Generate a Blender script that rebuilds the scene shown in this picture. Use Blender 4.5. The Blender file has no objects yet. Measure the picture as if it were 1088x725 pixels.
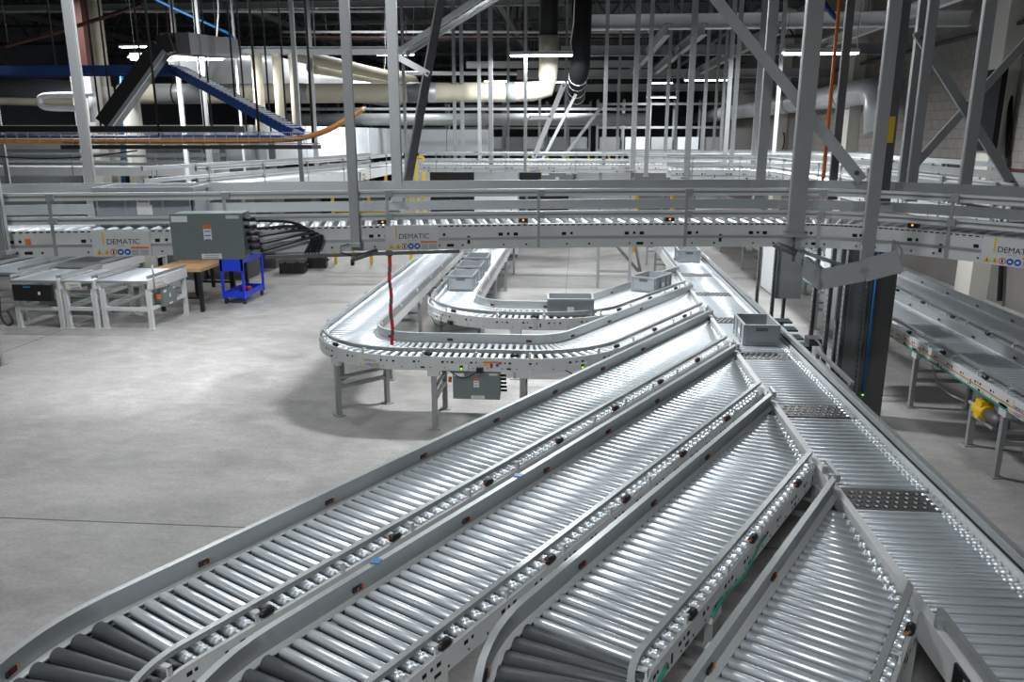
import bpy, math, random
from math import sin, cos, tan, atan, atan2, radians, degrees, pi, hypot, sqrt
from mathutils import Vector, Matrix, Euler
random.seed(7)
sc = bpy.context.scene
COL = sc.collection

# ------------------------------------------------------------------ camera
FPX, CAMZ = 846.0, 3.05
PITCH = atan((362.5 - 145.0) / FPX)
YAW = atan((615 - 544) / hypot(FPX, 362.5 - 145.0))
cam_d = bpy.data.cameras.new('camera'); cam = bpy.data.objects.new('camera', cam_d); COL.objects.link(cam)
cam.location = (0, 0, CAMZ); cam.rotation_euler = (pi / 2 - PITCH, 0, YAW)
cam_d.sensor_width = 36.0; cam_d.lens = 36.0 * FPX / 1088.0; cam_d.clip_end = 300
sc.camera = cam

# ------------------------------------------------------------------ world, exposure
w = bpy.data.worlds.new('world'); sc.world = w; w.use_nodes = True
w.node_tree.nodes['Background'].inputs[0].default_value = (0.92, 0.95, 1.0, 1)
w.node_tree.nodes['Background'].inputs[1].default_value = 0.06
sc.view_settings.view_transform = 'Standard'; sc.view_settings.look = 'None'
sc.view_settings.exposure = 0.06; sc.view_settings.gamma = 1.0
sc.view_settings.use_curve_mapping = False
LAMP_W = 210.0          # watts of one fluorescent fixture

# ------------------------------------------------------------------ pixel helpers (place real things at real distances)
def unp(x, y, z=None, dist=None, X=None, Y=None):
    u, v = x - 544, y - 362.5
    F = FPX * cos(PITCH) - v * sin(PITCH); D = FPX * sin(PITCH) + v * cos(PITCH)
    dx = -sin(YAW) * F + cos(YAW) * u; dy = cos(YAW) * F + sin(YAW) * u
    if z is not None: k = (z - CAMZ) / -D
    elif dist is not None: k = dist / F
    elif X is not None: k = X / dx
    else: k = Y / dy
    return Vector((dx * k, dy * k, CAMZ - D * k))

# ------------------------------------------------------------------ materials
MATS = {}
def mat(name, col, rough=0.5, metal=0.0, noise=0.0, nscale=8.0, bump=0.0, emit=0.0, spec=0.5):
    m = bpy.data.materials.new(name); m.use_nodes = True; MATS[name] = m
    nt = m.node_tree; b = nt.nodes['Principled BSDF']
    b.inputs['Base Color'].default_value = (*col, 1); b.inputs['Roughness'].default_value = rough
    b.inputs['Metallic'].default_value = metal; b.inputs['Specular IOR Level'].default_value = spec
    if emit:
        b.inputs['Emission Color'].default_value = (*col, 1); b.inputs['Emission Strength'].default_value = emit
    if noise or bump:
        tc = nt.nodes.new('ShaderNodeTexCoord'); n = nt.nodes.new('ShaderNodeTexNoise')
        n.inputs['Scale'].default_value = nscale; n.inputs['Detail'].default_value = 4
        nt.links.new(tc.outputs['Object'], n.inputs['Vector'])
        if noise:
            r = nt.nodes.new('ShaderNodeMapRange')
            r.inputs['To Min'].default_value = 1 - noise; r.inputs['To Max'].default_value = 1 + noise
            nt.links.new(n.outputs['Fac'], r.inputs['Value'])
            mx = nt.nodes.new('ShaderNodeMix'); mx.data_type = 'RGBA'; mx.blend_type = 'MULTIPLY'
            mx.inputs[0].default_value = 1.0; mx.inputs[6].default_value = (*col, 1)
            nt.links.new(r.outputs['Result'], mx.inputs[7]); nt.links.new(mx.outputs[2], b.inputs['Base Color'])
        if bump:
            bp = nt.nodes.new('ShaderNodeBump'); bp.inputs['Strength'].default_value = bump; bp.inputs['Distance'].default_value = 0.01
            nt.links.new(n.outputs['Fac'], bp.inputs['Height']); nt.links.new(bp.outputs['Normal'], b.inputs['Normal'])
    return m
ROLL = mat('galvanised_roller', (0.77, 0.82, 0.86), 0.34, 0.55, 0.08, 3.0)
FRAME = mat('light_grey_frame_paint', (0.60, 0.61, 0.61), 0.5, 0.0, 0.10, 6.0)
RAIL = mat('aluminium_guard', (0.37, 0.39, 0.395), 0.42, 0.45, 0.10, 5.0)
STEEL = mat('grey_painted_steel', (0.33, 0.34, 0.345), 0.45, 0.2, 0.08, 4.0)
DSTEEL = mat('dark_grey_steel', (0.13, 0.13, 0.135), 0.5, 0.3, 0.1, 4.0)
RUBBER = mat('dark_grey_rubber_sleeve', (0.075, 0.083, 0.09), 0.5, 0, 0.25, 9.0)
BLACK = mat('black_plastic', (0.012, 0.012, 0.013), 0.45)
PIPEBLK = mat('black_pipe_wrap', (0.010, 0.010, 0.011), 0.6, spec=0.15)
HOLE = mat('slot_black', (0.01, 0.01, 0.01), 0.9)
TOTE = mat('grey_tote_plastic', (0.30, 0.32, 0.34), 0.42, 0, 0.05, 5.0)
BOXG = mat('grey_green_enclosure', (0.17, 0.205, 0.20), 0.45, 0, 0.06, 3.0)
PLATE = mat('transfer_plate', (0.10, 0.095, 0.09), 0.45, 0.6, 0.15, 20.0)
WHITE = mat('white_label', (0.80, 0.80, 0.80), 0.5)
PLATEW = mat('nameplate_grey_white', (0.62, 0.63, 0.63), 0.45, 0, 0.05, 5)
YELLOW = mat('safety_yellow', (0.80, 0.52, 0.02), 0.5)
ORANGE = mat('orange', (0.75, 0.16, 0.02), 0.5)
ORCAB = mat('orange_cable', (0.55, 0.22, 0.04), 0.55, 0, 0.25, 12.0)
RED = mat('red', (0.60, 0.03, 0.03), 0.5)
RUST = mat('red_brown_primer', (0.06, 0.014, 0.010), 0.6, 0, 0.2, 4)
BLUE = mat('bright_blue_paint', (0.01, 0.045, 0.62), 0.4)
SIGNB = mat('sign_blue', (0.01, 0.10, 0.45), 0.5)
BLUECAB = mat('blue_cable', (0.015, 0.05, 0.20), 0.5, 0, 0.3, 14.0)
SKYB = mat('light_blue_pipe', (0.03, 0.17, 0.42), 0.45)
GREEN = mat('green_cable', (0.02, 0.26, 0.17), 0.5)
LED = mat('green_indicator', (0.3, 0.9, 0.05), 0.4, emit=1.5)
AMBER = mat('amber_indicator', (1.0, 0.35, 0.02), 0.4, emit=2.0)
WOOD = mat('pale_wood', (0.48, 0.29, 0.14), 0.55, 0, 0.15, 12.0)
CREAM = mat('cream_pipe_lagging', (0.58, 0.53, 0.42), 0.6, 0, 0.15, 3.0)
CREAMC = mat('cream_column_paint', (0.70, 0.68, 0.62), 0.6, 0, 0.08, 2.0)
FOIL = mat('silver_duct_jacket', (0.68, 0.70, 0.72), 0.35, 0.2, 0.12, 4.0)
DUCTW = mat('pale_blue_white_sheet', (0.72, 0.76, 0.80), 0.4, 0.1, 0.08, 1.5)
GALV = mat('galvanised_sheet', (0.29, 0.305, 0.31), 0.45, 0.3, 0.12, 3.0)
SHADEPAN = mat('shading_pan', (0.06, 0.062, 0.066), 0.6, 0.2, 0.2, 9)  # dark colour puts shade into the gaps between rollers
BELT = mat('dark_belt', (0.12, 0.125, 0.13), 0.6, 0, 0.1, 6)
ROOF = mat('roof_deck', (0.055, 0.065, 0.07), 0.7, 0.2, 0.3, 0.6)
JOIST = mat('dark_joist_steel', (0.075, 0.078, 0.08), 0.6, 0.3)
TUBE = mat('fluorescent_tube', (0.93, 0.97, 1.0), 0.4, emit=14.0)
FIXW = mat('white_enamel_fixture', (0.75, 0.76, 0.77), 0.4)
TEAL = mat('dark_teal_tread', (0.05, 0.085, 0.09), 0.6)
LENS = mat('dark_red_lens', (0.15, 0.01, 0.01), 0.2)

def concrete():
    m = bpy.data.materials.new('worn_concrete'); m.use_nodes = True; nt = m.node_tree; b = nt.nodes['Principled BSDF']
    tc = nt.nodes.new('ShaderNodeTexCoord')
    def noise(s, d, dist=0.0):
        n = nt.nodes.new('ShaderNodeTexNoise'); n.inputs['Scale'].default_value = s; n.inputs['Detail'].default_value = d
        n.inputs['Distortion'].default_value = dist; nt.links.new(tc.outputs['Object'], n.inputs['Vector']); return n
    n1, n2, n3 = noise(0.35, 5, 0.6), noise(2.2, 8, 0.8), noise(30, 4)
    mp_ = nt.nodes.new('ShaderNodeMapping'); mp_.inputs['Rotation'].default_value = (0, 0, 0.7); mp_.inputs['Scale'].default_value = (1.6, 3.4, 1)
    nt.links.new(tc.outputs['Object'], mp_.inputs['Vector']); n4 = noise(2.6, 10, 0.4); nt.links.new(mp_.outputs['Vector'], n4.inputs['Vector'])
    def ramp(n, a, c):
        r = nt.nodes.new('ShaderNodeMapRange'); r.inputs['From Min'].default_value = 0.3; r.inputs['From Max'].default_value = 0.7
        r.inputs['To Min'].default_value = a; r.inputs['To Max'].default_value = c; nt.links.new(n.outputs['Fac'], r.inputs['Value']); return r
    def mul(a, c):
        k = nt.nodes.new('ShaderNodeMath'); k.operation = 'MULTIPLY'; nt.links.new(a, k.inputs[0]); nt.links.new(c, k.inputs[1]); return k.outputs[0]
    f = mul(mul(mul(ramp(n1, 0.84, 1.12).outputs[0], ramp(n2, 0.84, 1.12).outputs[0]), ramp(n3, 0.88, 1.10).outputs[0]), ramp(n4, 0.90, 1.09).outputs[0])
    mx = nt.nodes.new('ShaderNodeMix'); mx.data_type = 'RGBA'; mx.blend_type = 'MULTIPLY'; mx.inputs[0].default_value = 1
    mx.inputs[6].default_value = (0.395, 0.385, 0.37, 1); nt.links.new(f, mx.inputs[7]); nt.links.new(mx.outputs[2], b.inputs['Base Color'])
    rr = ramp(n2, 0.42, 0.62); nt.links.new(rr.outputs[0], b.inputs['Roughness'])
    bp = nt.nodes.new('ShaderNodeBump'); bp.inputs['Strength'].default_value = 0.12; bp.inputs['Distance'].default_value = 0.01
    nt.links.new(n3.outputs['Fac'], bp.inputs['Height']); nt.links.new(bp.outputs['Normal'], b.inputs['Normal'])
    return m
CONC = concrete()
BLOCK = mat('painted_block', (0.27, 0.25, 0.23), 0.75, 0, 0.12, 1.5, 0.15)
MORTAR = mat('mortar_joint', (0.17, 0.16, 0.15), 0.85)
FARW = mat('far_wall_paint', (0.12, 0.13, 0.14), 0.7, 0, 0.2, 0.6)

# ------------------------------------------------------------------ mesh builder
class MB:
    def __init__(s): s.v = []; s.f = []; s.mi = []; s.mats = []; s.sm = []
    def _m(s, m):
        if m not in s.mats: s.mats.append(m)
        return s.mats.index(m)
    def add(s, vs, fs, m=None, smooth=False):
        o = len(s.v); s.v += [Vector(p) for p in vs]; k = s._m(m) if m else 0
        for f in fs: s.f.append([i + o for i in f]); s.mi.append(k); s.sm.append(smooth)
        return s
    def box(s, c, d, rz=0.0, m=None, M=None):
        x, y, z = d[0] / 2, d[1] / 2, d[2] / 2
        R = M if M is not None else Matrix.Rotation(rz, 3, 'Z')
        vs = [Vector(c) + R @ Vector((a * x, b_ * y, e * z)) for a in (-1, 1) for b_ in (-1, 1) for e in (-1, 1)]
        return s.add(vs, [(0, 1, 3, 2), (4, 6, 7, 5), (0, 4, 5, 1), (2, 3, 7, 6), (0, 2, 6, 4), (1, 5, 7, 3)], m)
    def bar(s, p, q, w_, h=None, m=None, up=(0, 0, 1)):
        p, q = Vector(p), Vector(q); h = h or w_; d = q - p; L = d.length
        if L < 1e-6: return s
        x = d / L; u = Vector(up)
        if abs(x.dot(u)) > 0.98: u = Vector((0, 1, 0))
        y = u.cross(x).normalized(); z = x.cross(y)
        return s.box((p + q) / 2, (L, w_, h), m=m, M=Matrix((x, y, z)).transposed())
    def tube(s, pts, r, n=8, m=None, caps=True):
        pts = [Vector(p) for p in pts]; rr = r if isinstance(r, (list, tuple)) else [r] * len(pts)
        vs = []; fs = []; u = None
        for i, p in enumerate(pts):
            a = pts[max(i - 1, 0)]; c = pts[min(i + 1, len(pts) - 1)]; t = (c - a).normalized()
            if u is None:
                u = Vector((0, 0, 1)) if abs(t.z) < 0.95 else Vector((1, 0, 0))
            u = (u - t * u.dot(t)).normalized(); b_ = t.cross(u)
            for k in range(n):
                an = 2 * pi * k / n; vs.append(p + (u * cos(an) + b_ * sin(an)) * rr[i])
        for i in range(len(pts) - 1):
            for k in range(n):
                fs.append((i * n + k, i * n + (k + 1) % n, (i + 1) * n + (k + 1) % n, (i + 1) * n + k))
        s.add(vs, fs, m, True)
        if caps:
            o = len(s.v) - len(vs); k_ = s._m(m) if m else 0
            for ring in (list(range(n))[::-1], [(len(pts) - 1) * n + k for k in range(n)]):
                s.f.append([o + i for i in ring]); s.mi.append(k_); s.sm.append(False)
        return s
    def build(s, name, m, parent=None, origin=None):
        me = bpy.data.meshes.new(name)
        o0 = Vector(origin) if origin is not None else (Vector(parent['_o']) if parent is not None and '_o' in parent else Vector())
        me.from_pydata([tuple(p - o0) for p in s.v], [], s.f)
        ms = s.mats or [m]
        for q in ms: me.materials.append(q)
        me.polygons.foreach_set('material_index', s.mi); me.polygons.foreach_set('use_smooth', s.sm); me.update()
        ob = bpy.data.objects.new(name, me); COL.objects.link(ob)
        if parent is not None:
            ob.parent = parent
            if '_o' not in ob: ob['_o'] = list(o0)
        elif origin is not None:
            ob.location = o0; ob['_o'] = list(o0)
        return ob

def thing(name, label, cat, loc, group=None):
    o = bpy.data.objects.new(name, None); COL.objects.link(o); o.location = loc; o.empty_display_size = 0.1
    o['_o'] = list(loc); o['label'] = label; o['category'] = cat
    if group: o['group'] = group
    return o
def tag(o, label, cat, group=None):
    o['label'] = label; o['category'] = cat
    if group: o['group'] = group
    return o
def struct(o, label=None):
    o['kind'] = 'structure'
    if label: o['label'] = label
    return o
def inst(name, me, parent, loc, rz=0.0, sx=1.0):
    o = bpy.data.objects.new(name, me); COL.objects.link(o); o.parent = parent
    o.location = Vector(loc) - Vector(parent['_o']); o.rotation_euler = (0, 0, rz)
    if sx != 1.0: o.scale = (sx, 1, 1)
    return o

_txt = {}
def text_mesh(body):
    if body not in _txt:
        cu = bpy.data.curves.new('lettering', 'FONT'); cu.body = body; cu.align_x = 'CENTER'; cu.align_y = 'CENTER'; cu.size = 1.0; cu.extrude = 0.01
        ob = bpy.data.objects.new('tmp', cu); COL.objects.link(ob)
        bpy.context.view_layer.update()
        dg = bpy.context.evaluated_depsgraph_get(); me = bpy.data.meshes.new_from_object(ob.evaluated_get(dg))
        bpy.data.objects.remove(ob); _txt[body] = ([v.co.copy() for v in me.vertices], [list(p.vertices) for p in me.polygons])
    return _txt[body]
def add_text(mb, body, c, ux, uz, size, m):
    vs, fs = text_mesh(body); un = Vector(ux).cross(Vector(uz))
    mb.add([Vector(c) + Vector(ux) * (v.x * size) + Vector(uz) * (v.y * size) + un * (v.z * size * 0.3) for v in vs], fs, m)

# ------------------------------------------------------------------ conveyor paths
class Path:
    def __init__(s, pts):
        s.p = [Vector((a[0], a[1])) for a in pts]; s.s = [0.0]
        for a, b_ in zip(s.p, s.p[1:]): s.s.append(s.s[-1] + (b_ - a).length)
        s.L = s.s[-1]; n = len(s.p); s.a = []
        seg = [(s.p[i + 1] - s.p[i]).normalized() for i in range(n - 1)]
        for i in range(n):
            t = seg[min(i, n - 2)] + seg[max(i - 1, 0)]; s.a.append(atan2(t.y, t.x))
    def at(s, q):
        if q <= 0: i = 0
        elif q >= s.L: i = len(s.p) - 2
        else:
            i = 0
            while s.s[i + 1] < q: i += 1
        k = (q - s.s[i]) / (s.s[i + 1] - s.s[i]); p = s.p[i].lerp(s.p[i + 1], k)
        d = (s.a[i + 1] - s.a[i] + pi) % (2 * pi) - pi; kk = min(max(k, 0), 1); return p, s.a[i] + d * kk
    def P(s, q, o, z):
        p, a = s.at(q); return Vector((p.x + sin(a) * o, p.y - cos(a) * o, z))
    def curv(s, q):
        a, b_ = s.at(q - 0.05)[1], s.at(q + 0.05)[1]; return ((b_ - a + pi) % (2 * pi) - pi) / 0.1
def seg_path(start, head, segs):
    x, y = start; h = radians(head); pts = [(x, y)]
    for sg in segs:
        if sg[0] == 'L':
            n = max(1, int(sg[1] / 0.5))
            for i in range(n): x += cos(h) * sg[1] / n; y += sin(h) * sg[1] / n; pts.append((x, y))
        else:
            r, an = sg[1], radians(sg[2]); sgn = 1 if an > 0 else -1; n = max(2, int(abs(sg[2]) / 5))
            cx, cy = x - sin(h) * r * sgn, y + cos(h) * r * sgn
            for i in range(n):
                h += an / n; x = cx + sin(h) * r * sgn; y = cy - cos(h) * r * sgn; pts.append((x, y))
    return Path(pts)
def chaikin(pts, it=3):
    for _ in range(it):
        q = [pts[0]]
        for a, b_ in zip(pts, pts[1:]):
            q += [a.lerp(b_, .25), a.lerp(b_, .75)]
        pts = q + [pts[-1]]
    return pts
def sweep(mb, path, prof, s0, s1, m=None, dz=0.0):
    """closed profile of (offset, z) points swept along the path; s1 may be a function of the offset (mitred end)."""
    f0 = s0 if callable(s0) else (lambda o: s0); f1 = s1 if callable(s1) else (lambda o: s1)
    lo = max(f0(o) for o, _ in prof); hi = min(f1(o) for o, _ in prof)
    mids = [q for q in path.s if lo + 0.02 < q < hi - 0.02]
    # drop collinear samples
    keep = [q for i, q in enumerate(mids) if abs(path.curv(q)) > 1e-3 or (i % 4 == 0 and False)]
    rings = [None] + keep + [None]; vs = []; n = len(prof)
    for i, q in enumerate(rings):
        for o, z in prof:
            qq = f0(o) if i == 0 else (f1(o) if i == len(rings) - 1 else q)
            vs.append(path.P(qq, o, z + dz))
    fs = []
    for i in range(len(rings) - 1):
        for k in range(n): fs.append((i * n + k, i * n + (k + 1) % n, (i + 1) * n + (k + 1) % n, (i + 1) * n + k))
    fs.append(tuple(range(n))[::-1]); fs.append(tuple((len(rings) - 1) * n + k for k in range(n)))
    mb.add(vs, fs, m)
def rect(o0, o1, z0, z1): return [(o0, z0), (o1, z0), (o1, z1), (o0, z1)]

def roller_mesh(name, half0, half1, r0, r1, m, grooves=True, n=14, hub=True):
    """axis along local x, from -half0 to +half1"""
    mb = MB(); xs = [(-half0, r0 * .55), (-half0, r0 * .92), (-half0 + .004, r0)]
    L = half0 + half1
    def rad(x): return r0 + (r1 - r0) * (x + half0) / L
    if grooves:
        for g in (half1 - .075, half1 - .045):
            xs += [(g - .008, rad(g)), (g - .005, rad(g) * .82), (g + .005, rad(g) * .82), (g + .008, rad(g))]
    xs += [(half1 - .004, r1), (half1, r1 * .92), (half1, r1 * .55)]
    mb.tube([(x, 0, 0) for x, _ in xs], [r for _, r in xs], n, m, True)
    if hub: mb.tube([(-half0 - .02, 0, 0), (half1 + .02, 0, 0)], r0 * .25, 6, m)
    me_o = mb.build(name, m); me = me_o.data; bpy.data.objects.remove(me_o)
    me.name = name; return me
RR = 0.025
ROLL_STD = roller_mesh('roller', .27, .345, RR, RR, ROLL)
ROLL_FAR = roller_mesh('roller', .27, .345, RR, RR, ROLL, False, 8, False)
ROLL_TAP = roller_mesh('roller', 0.27, .345, .038, .022, RUBBER, False, 12)       # wide end on the left
ROLL_TAPG = roller_mesh('roller', .27, .345, .019, .028, ROLL, True, 12)        # galvanised, wide end right

# photo eye pod (local: x along travel, y to the right (outside), z up)
def pod_mesh():
    mb = MB(); mb.tube([(-.045, 0, 0), (-.03, 0, .004), (.03, 0, .004), (.045, 0, 0)], [.008, .022, .022, .008], 8, BLACK)
    mb.box((-.044, .006, .006), (.006, .014, .012), m=ORANGE)
    o = mb.build('photo_eye', BLACK); me = o.data; bpy.data.objects.remove(o); return me
POD = pod_mesh()
def refl_mesh():
    mb = MB(); mb.box((0, 0, 0), (.06, .016, .026), m=BLACK); mb.box((0, .010, .0), (.018, .004, .016), m=LENS); mb.box((-.034, .010, 0), (.006, .004, .025), m=ORANGE)
    o = mb.build('reflector', BLACK); me = o.data; bpy.data.objects.remove(o); return me
REFL = refl_mesh()

def add_rollers(root, path, z, s0, s1, pitch=0.08, left=.27, right=.345, clip=None, far=False, curve='grey', skip=()):
    q = s0
    while q < s1:
        p, a = path.at(q); k = path.curv(q); rz = a - pi / 2          # local +x = right normal
        cx = Vector((p.x, p.y, z - RR))
        if any(lo < q < hi for lo, hi in skip): q += pitch; continue
        if abs(k) > 0.3:
            me = ROLL_TAP if curve == 'dark' else ROLL_TAPG
            inst('roller', me, root, cx, rz); q += pitch * (1.05 if curve == 'dark' else 1.0); continue
        l, r = left, right
        if clip is not None:                                            # mitred against the main line at X = clip
            nx = sin(a)
            if abs(nx) > 1e-3:
                lim = (clip - p.x) / nx
                if nx > 0: r = min(r, lim)
                else: l = min(l, -lim)
        if l + r > 0.06:
            full = .27 + .345; sx = (l + r) / full
            c0 = (r - l) / 2 - (.345 - .27) / 2 * sx
            inst('roller', ROLL_FAR if far else ROLL_STD, root, cx + Vector((sin(a), -cos(a), 0)) * c0, rz, sx)
        q += pitch

def holes(mb, path, o, z0, z1, s0, s1, step=0.30, sign=1, dens=1):
    """pressed slots and bolt holes on the outer face of a frame"""
    q = s0 + 0.1; i = 0; eps = 0.0015 * sign
    def slot(qq, w_, h, zc):
        p, a = path.at(qq); c = path.P(qq, o + eps, zc); mb.box(c, (w_, 0.002, h), rz=a)
    while q < s1 - 0.1:
        zt = z0 + (z1 - z0) * .62; zb = z0 + (z1 - z0) * .22
        slot(q, .028, .02, zt); slot(q + .05, .016, .016, zt + .002)
        if i % 2 == 0: slot(q + .10, .028, .02, zt)
        slot(q + .17, .012, .012, zb); slot(q + .02, .01, .01, zb)
        if i % 3 == 0: slot(q + .09, .045, .018, zb)
        if i % 4 == 1: slot(q + .21, .018, .05, (zt + zb) / 2)
        q += step; i += 1

def leg_pair(root, path, q, ztop, o0=-.30, o1=.34, w_=.055, brace=True, left=True, right=True):
    p, a = path.at(q)
    for o, use in ((o0, left), (o1, right)):
        if not use: continue
        t = path.P(q, o, 0); mb = MB()
        mb.box(t + Vector((0, 0, ztop / 2)), (w_, .045, ztop), rz=a)
        lg = mb.build('leg', STEEL, root)
        MB().box(t + Vector((0, 0, .006)), (.12, .10, .012), rz=a).build('foot_plate', STEEL, lg)
        MB().box(path.P(q, o, ztop - .03), (.13, .06, .11), rz=a).build('leg_bracket', FRAME, lg)
    if brace and left and right:
        mb = MB(); mb.bar(path.P(q, o0, .33), path.P(q, o1, .33), .04)
        mb.bar(path.P(q, o0, .10 + ztop * .5), path.P(q, o1, .10 + ztop * .5), .03)
        mb.build('leg_brace', STEEL, root)

def nameplate(parent, c, ux, w_=.34, h=.15, tx=True):
    """grey-white nameplate with lettering and safety pictograms; faces ux x up reversed (towards -normal)."""
    ux = Vector(ux).normalized(); uz = Vector((0, 0, 1)); un = ux.cross(uz)
    rz = atan2(ux.y, ux.x)
    pl = MB().box(Vector(c) + un * .003, (w_, .006, h), rz=rz).build('nameplate', PLATEW, parent)
    mb = MB(); e = un * .0075; W = w_; C = Vector(c) + e
    def q(x0, x1, z0, z1, m): mb.box(C + ux * (W * ((x0 + x1) / 2 - .5)) + uz * (h * ((z0 + z1) / 2 - .5)), (W * (x1 - x0), .002, h * (z1 - z0)), rz=rz, m=m)
    q(.19, .215, .48, .98, YELLOW)
    add_text(mb, 'DEMATIC', C + ux * (W * .04) + uz * (h * .07), ux, uz, h * .30, BLACK)
    q(.42, .56, .40, .415, STEEL)
    for fx in (.08, .21):
        cc = C + ux * (W * (fx + .03 - .5)) + uz * (h * (.17 - .5)); r = h * .12
        mb.add([cc + ux * -r - uz * r * .8, cc + ux * r - uz * r * .8, cc + uz * r * 1.1], [(0, 1, 2)], YELLOW)
        mb.box(cc + un * .0006 - uz * r * .2, (r * .22, .001, r * .8), rz=rz, m=BLACK)
    for fx, m in ((.355, RED), (.475, SIGNB), (.595, SIGNB)):
        cc = C + ux * (W * (fx - .5)) + uz * (h * (.17 - .5)); r = h * .125
        mb.add([cc] + [cc + ux * r * cos(2 * pi * k / 14) + uz * r * sin(2 * pi * k / 14) for k in range(14)], [(0, k + 1, (k + 1) % 14 + 1) for k in range(14)], m)
        cc2 = cc + un * .0008; r2 = r * (.72 if m is RED else .5)
        if m is RED:
            mb.add([cc2] + [cc2 + ux * r2 * cos(2 * pi * k / 12) + uz * r2 * sin(2 * pi * k / 12) for k in range(12)], [(0, k + 1, (k + 1) % 12 + 1) for k in range(12)], WHITE)
            mb.box(cc2 + un * .0008, (r * .5, .001, r * 1.1), rz=rz, m=BLACK)
        else: mb.box(cc2, (r * .75, .001, r * .6), rz=rz, m=WHITE)
    q(.66, .97, .30, .37, ORANGE)
    for k in range(4): q(.67, .79, .05 + k * .055, .075 + k * .055, STEEL); q(.82, .96, .05 + k * .055, .075 + k * .055, STEEL)
    mb.build('print', BLACK, pl)
    return pl

def enclosure(parent, c, rz, w_, h, d, name='control_box', single=None):
    """grey-green steel control box; front faces local -y. c = centre of the front face."""
    R = Matrix.Rotation(rz, 3, 'Z'); C = Vector(c)
    L = lambda x, y, z: C + R @ Vector((x, y, z))
    bx = MB().box(L(0, d / 2 + .012, 0), (w_ * .97, d, h * .97), rz=rz).build(name, BOXG, parent)
    MB().box(L(0, .006, 0), (w_, .014, h), rz=rz).build('lid', BOXG, bx)
    def lab(x, z, a, b_, m): MB().box(L(x * w_, -.0018 - (.001 if b_ < .03 else 0), z * h), (a * w_, .002, b_ * h), rz=rz).build('sticker', m, bx)
    lab(-.37, .39, .22, .13, WHITE); lab(.36, .42, .18, .07, PLATEW); lab(.0, .22, .11, .08, ORANGE); lab(0, .05, .11, .24, WHITE); lab(.03, -.42, .28, .11, WHITE)
    for k in range(3): lab(0, .12 - k * .09, .08, .02, SIGNB)
    for k in range(2): lab(.03, -.40 - k * .045, .2, .015, STEEL)
    for k in range(5): MB().tube([L(w_ * .48, .05 + .03 * k, h * (.35 - .17 * k)), L(w_ * .48 + .07, .05 + .03 * k, h * (.35 - .17 * k))], .013, 7).build('cable_gland', BLACK, bx)
    return bx

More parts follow.
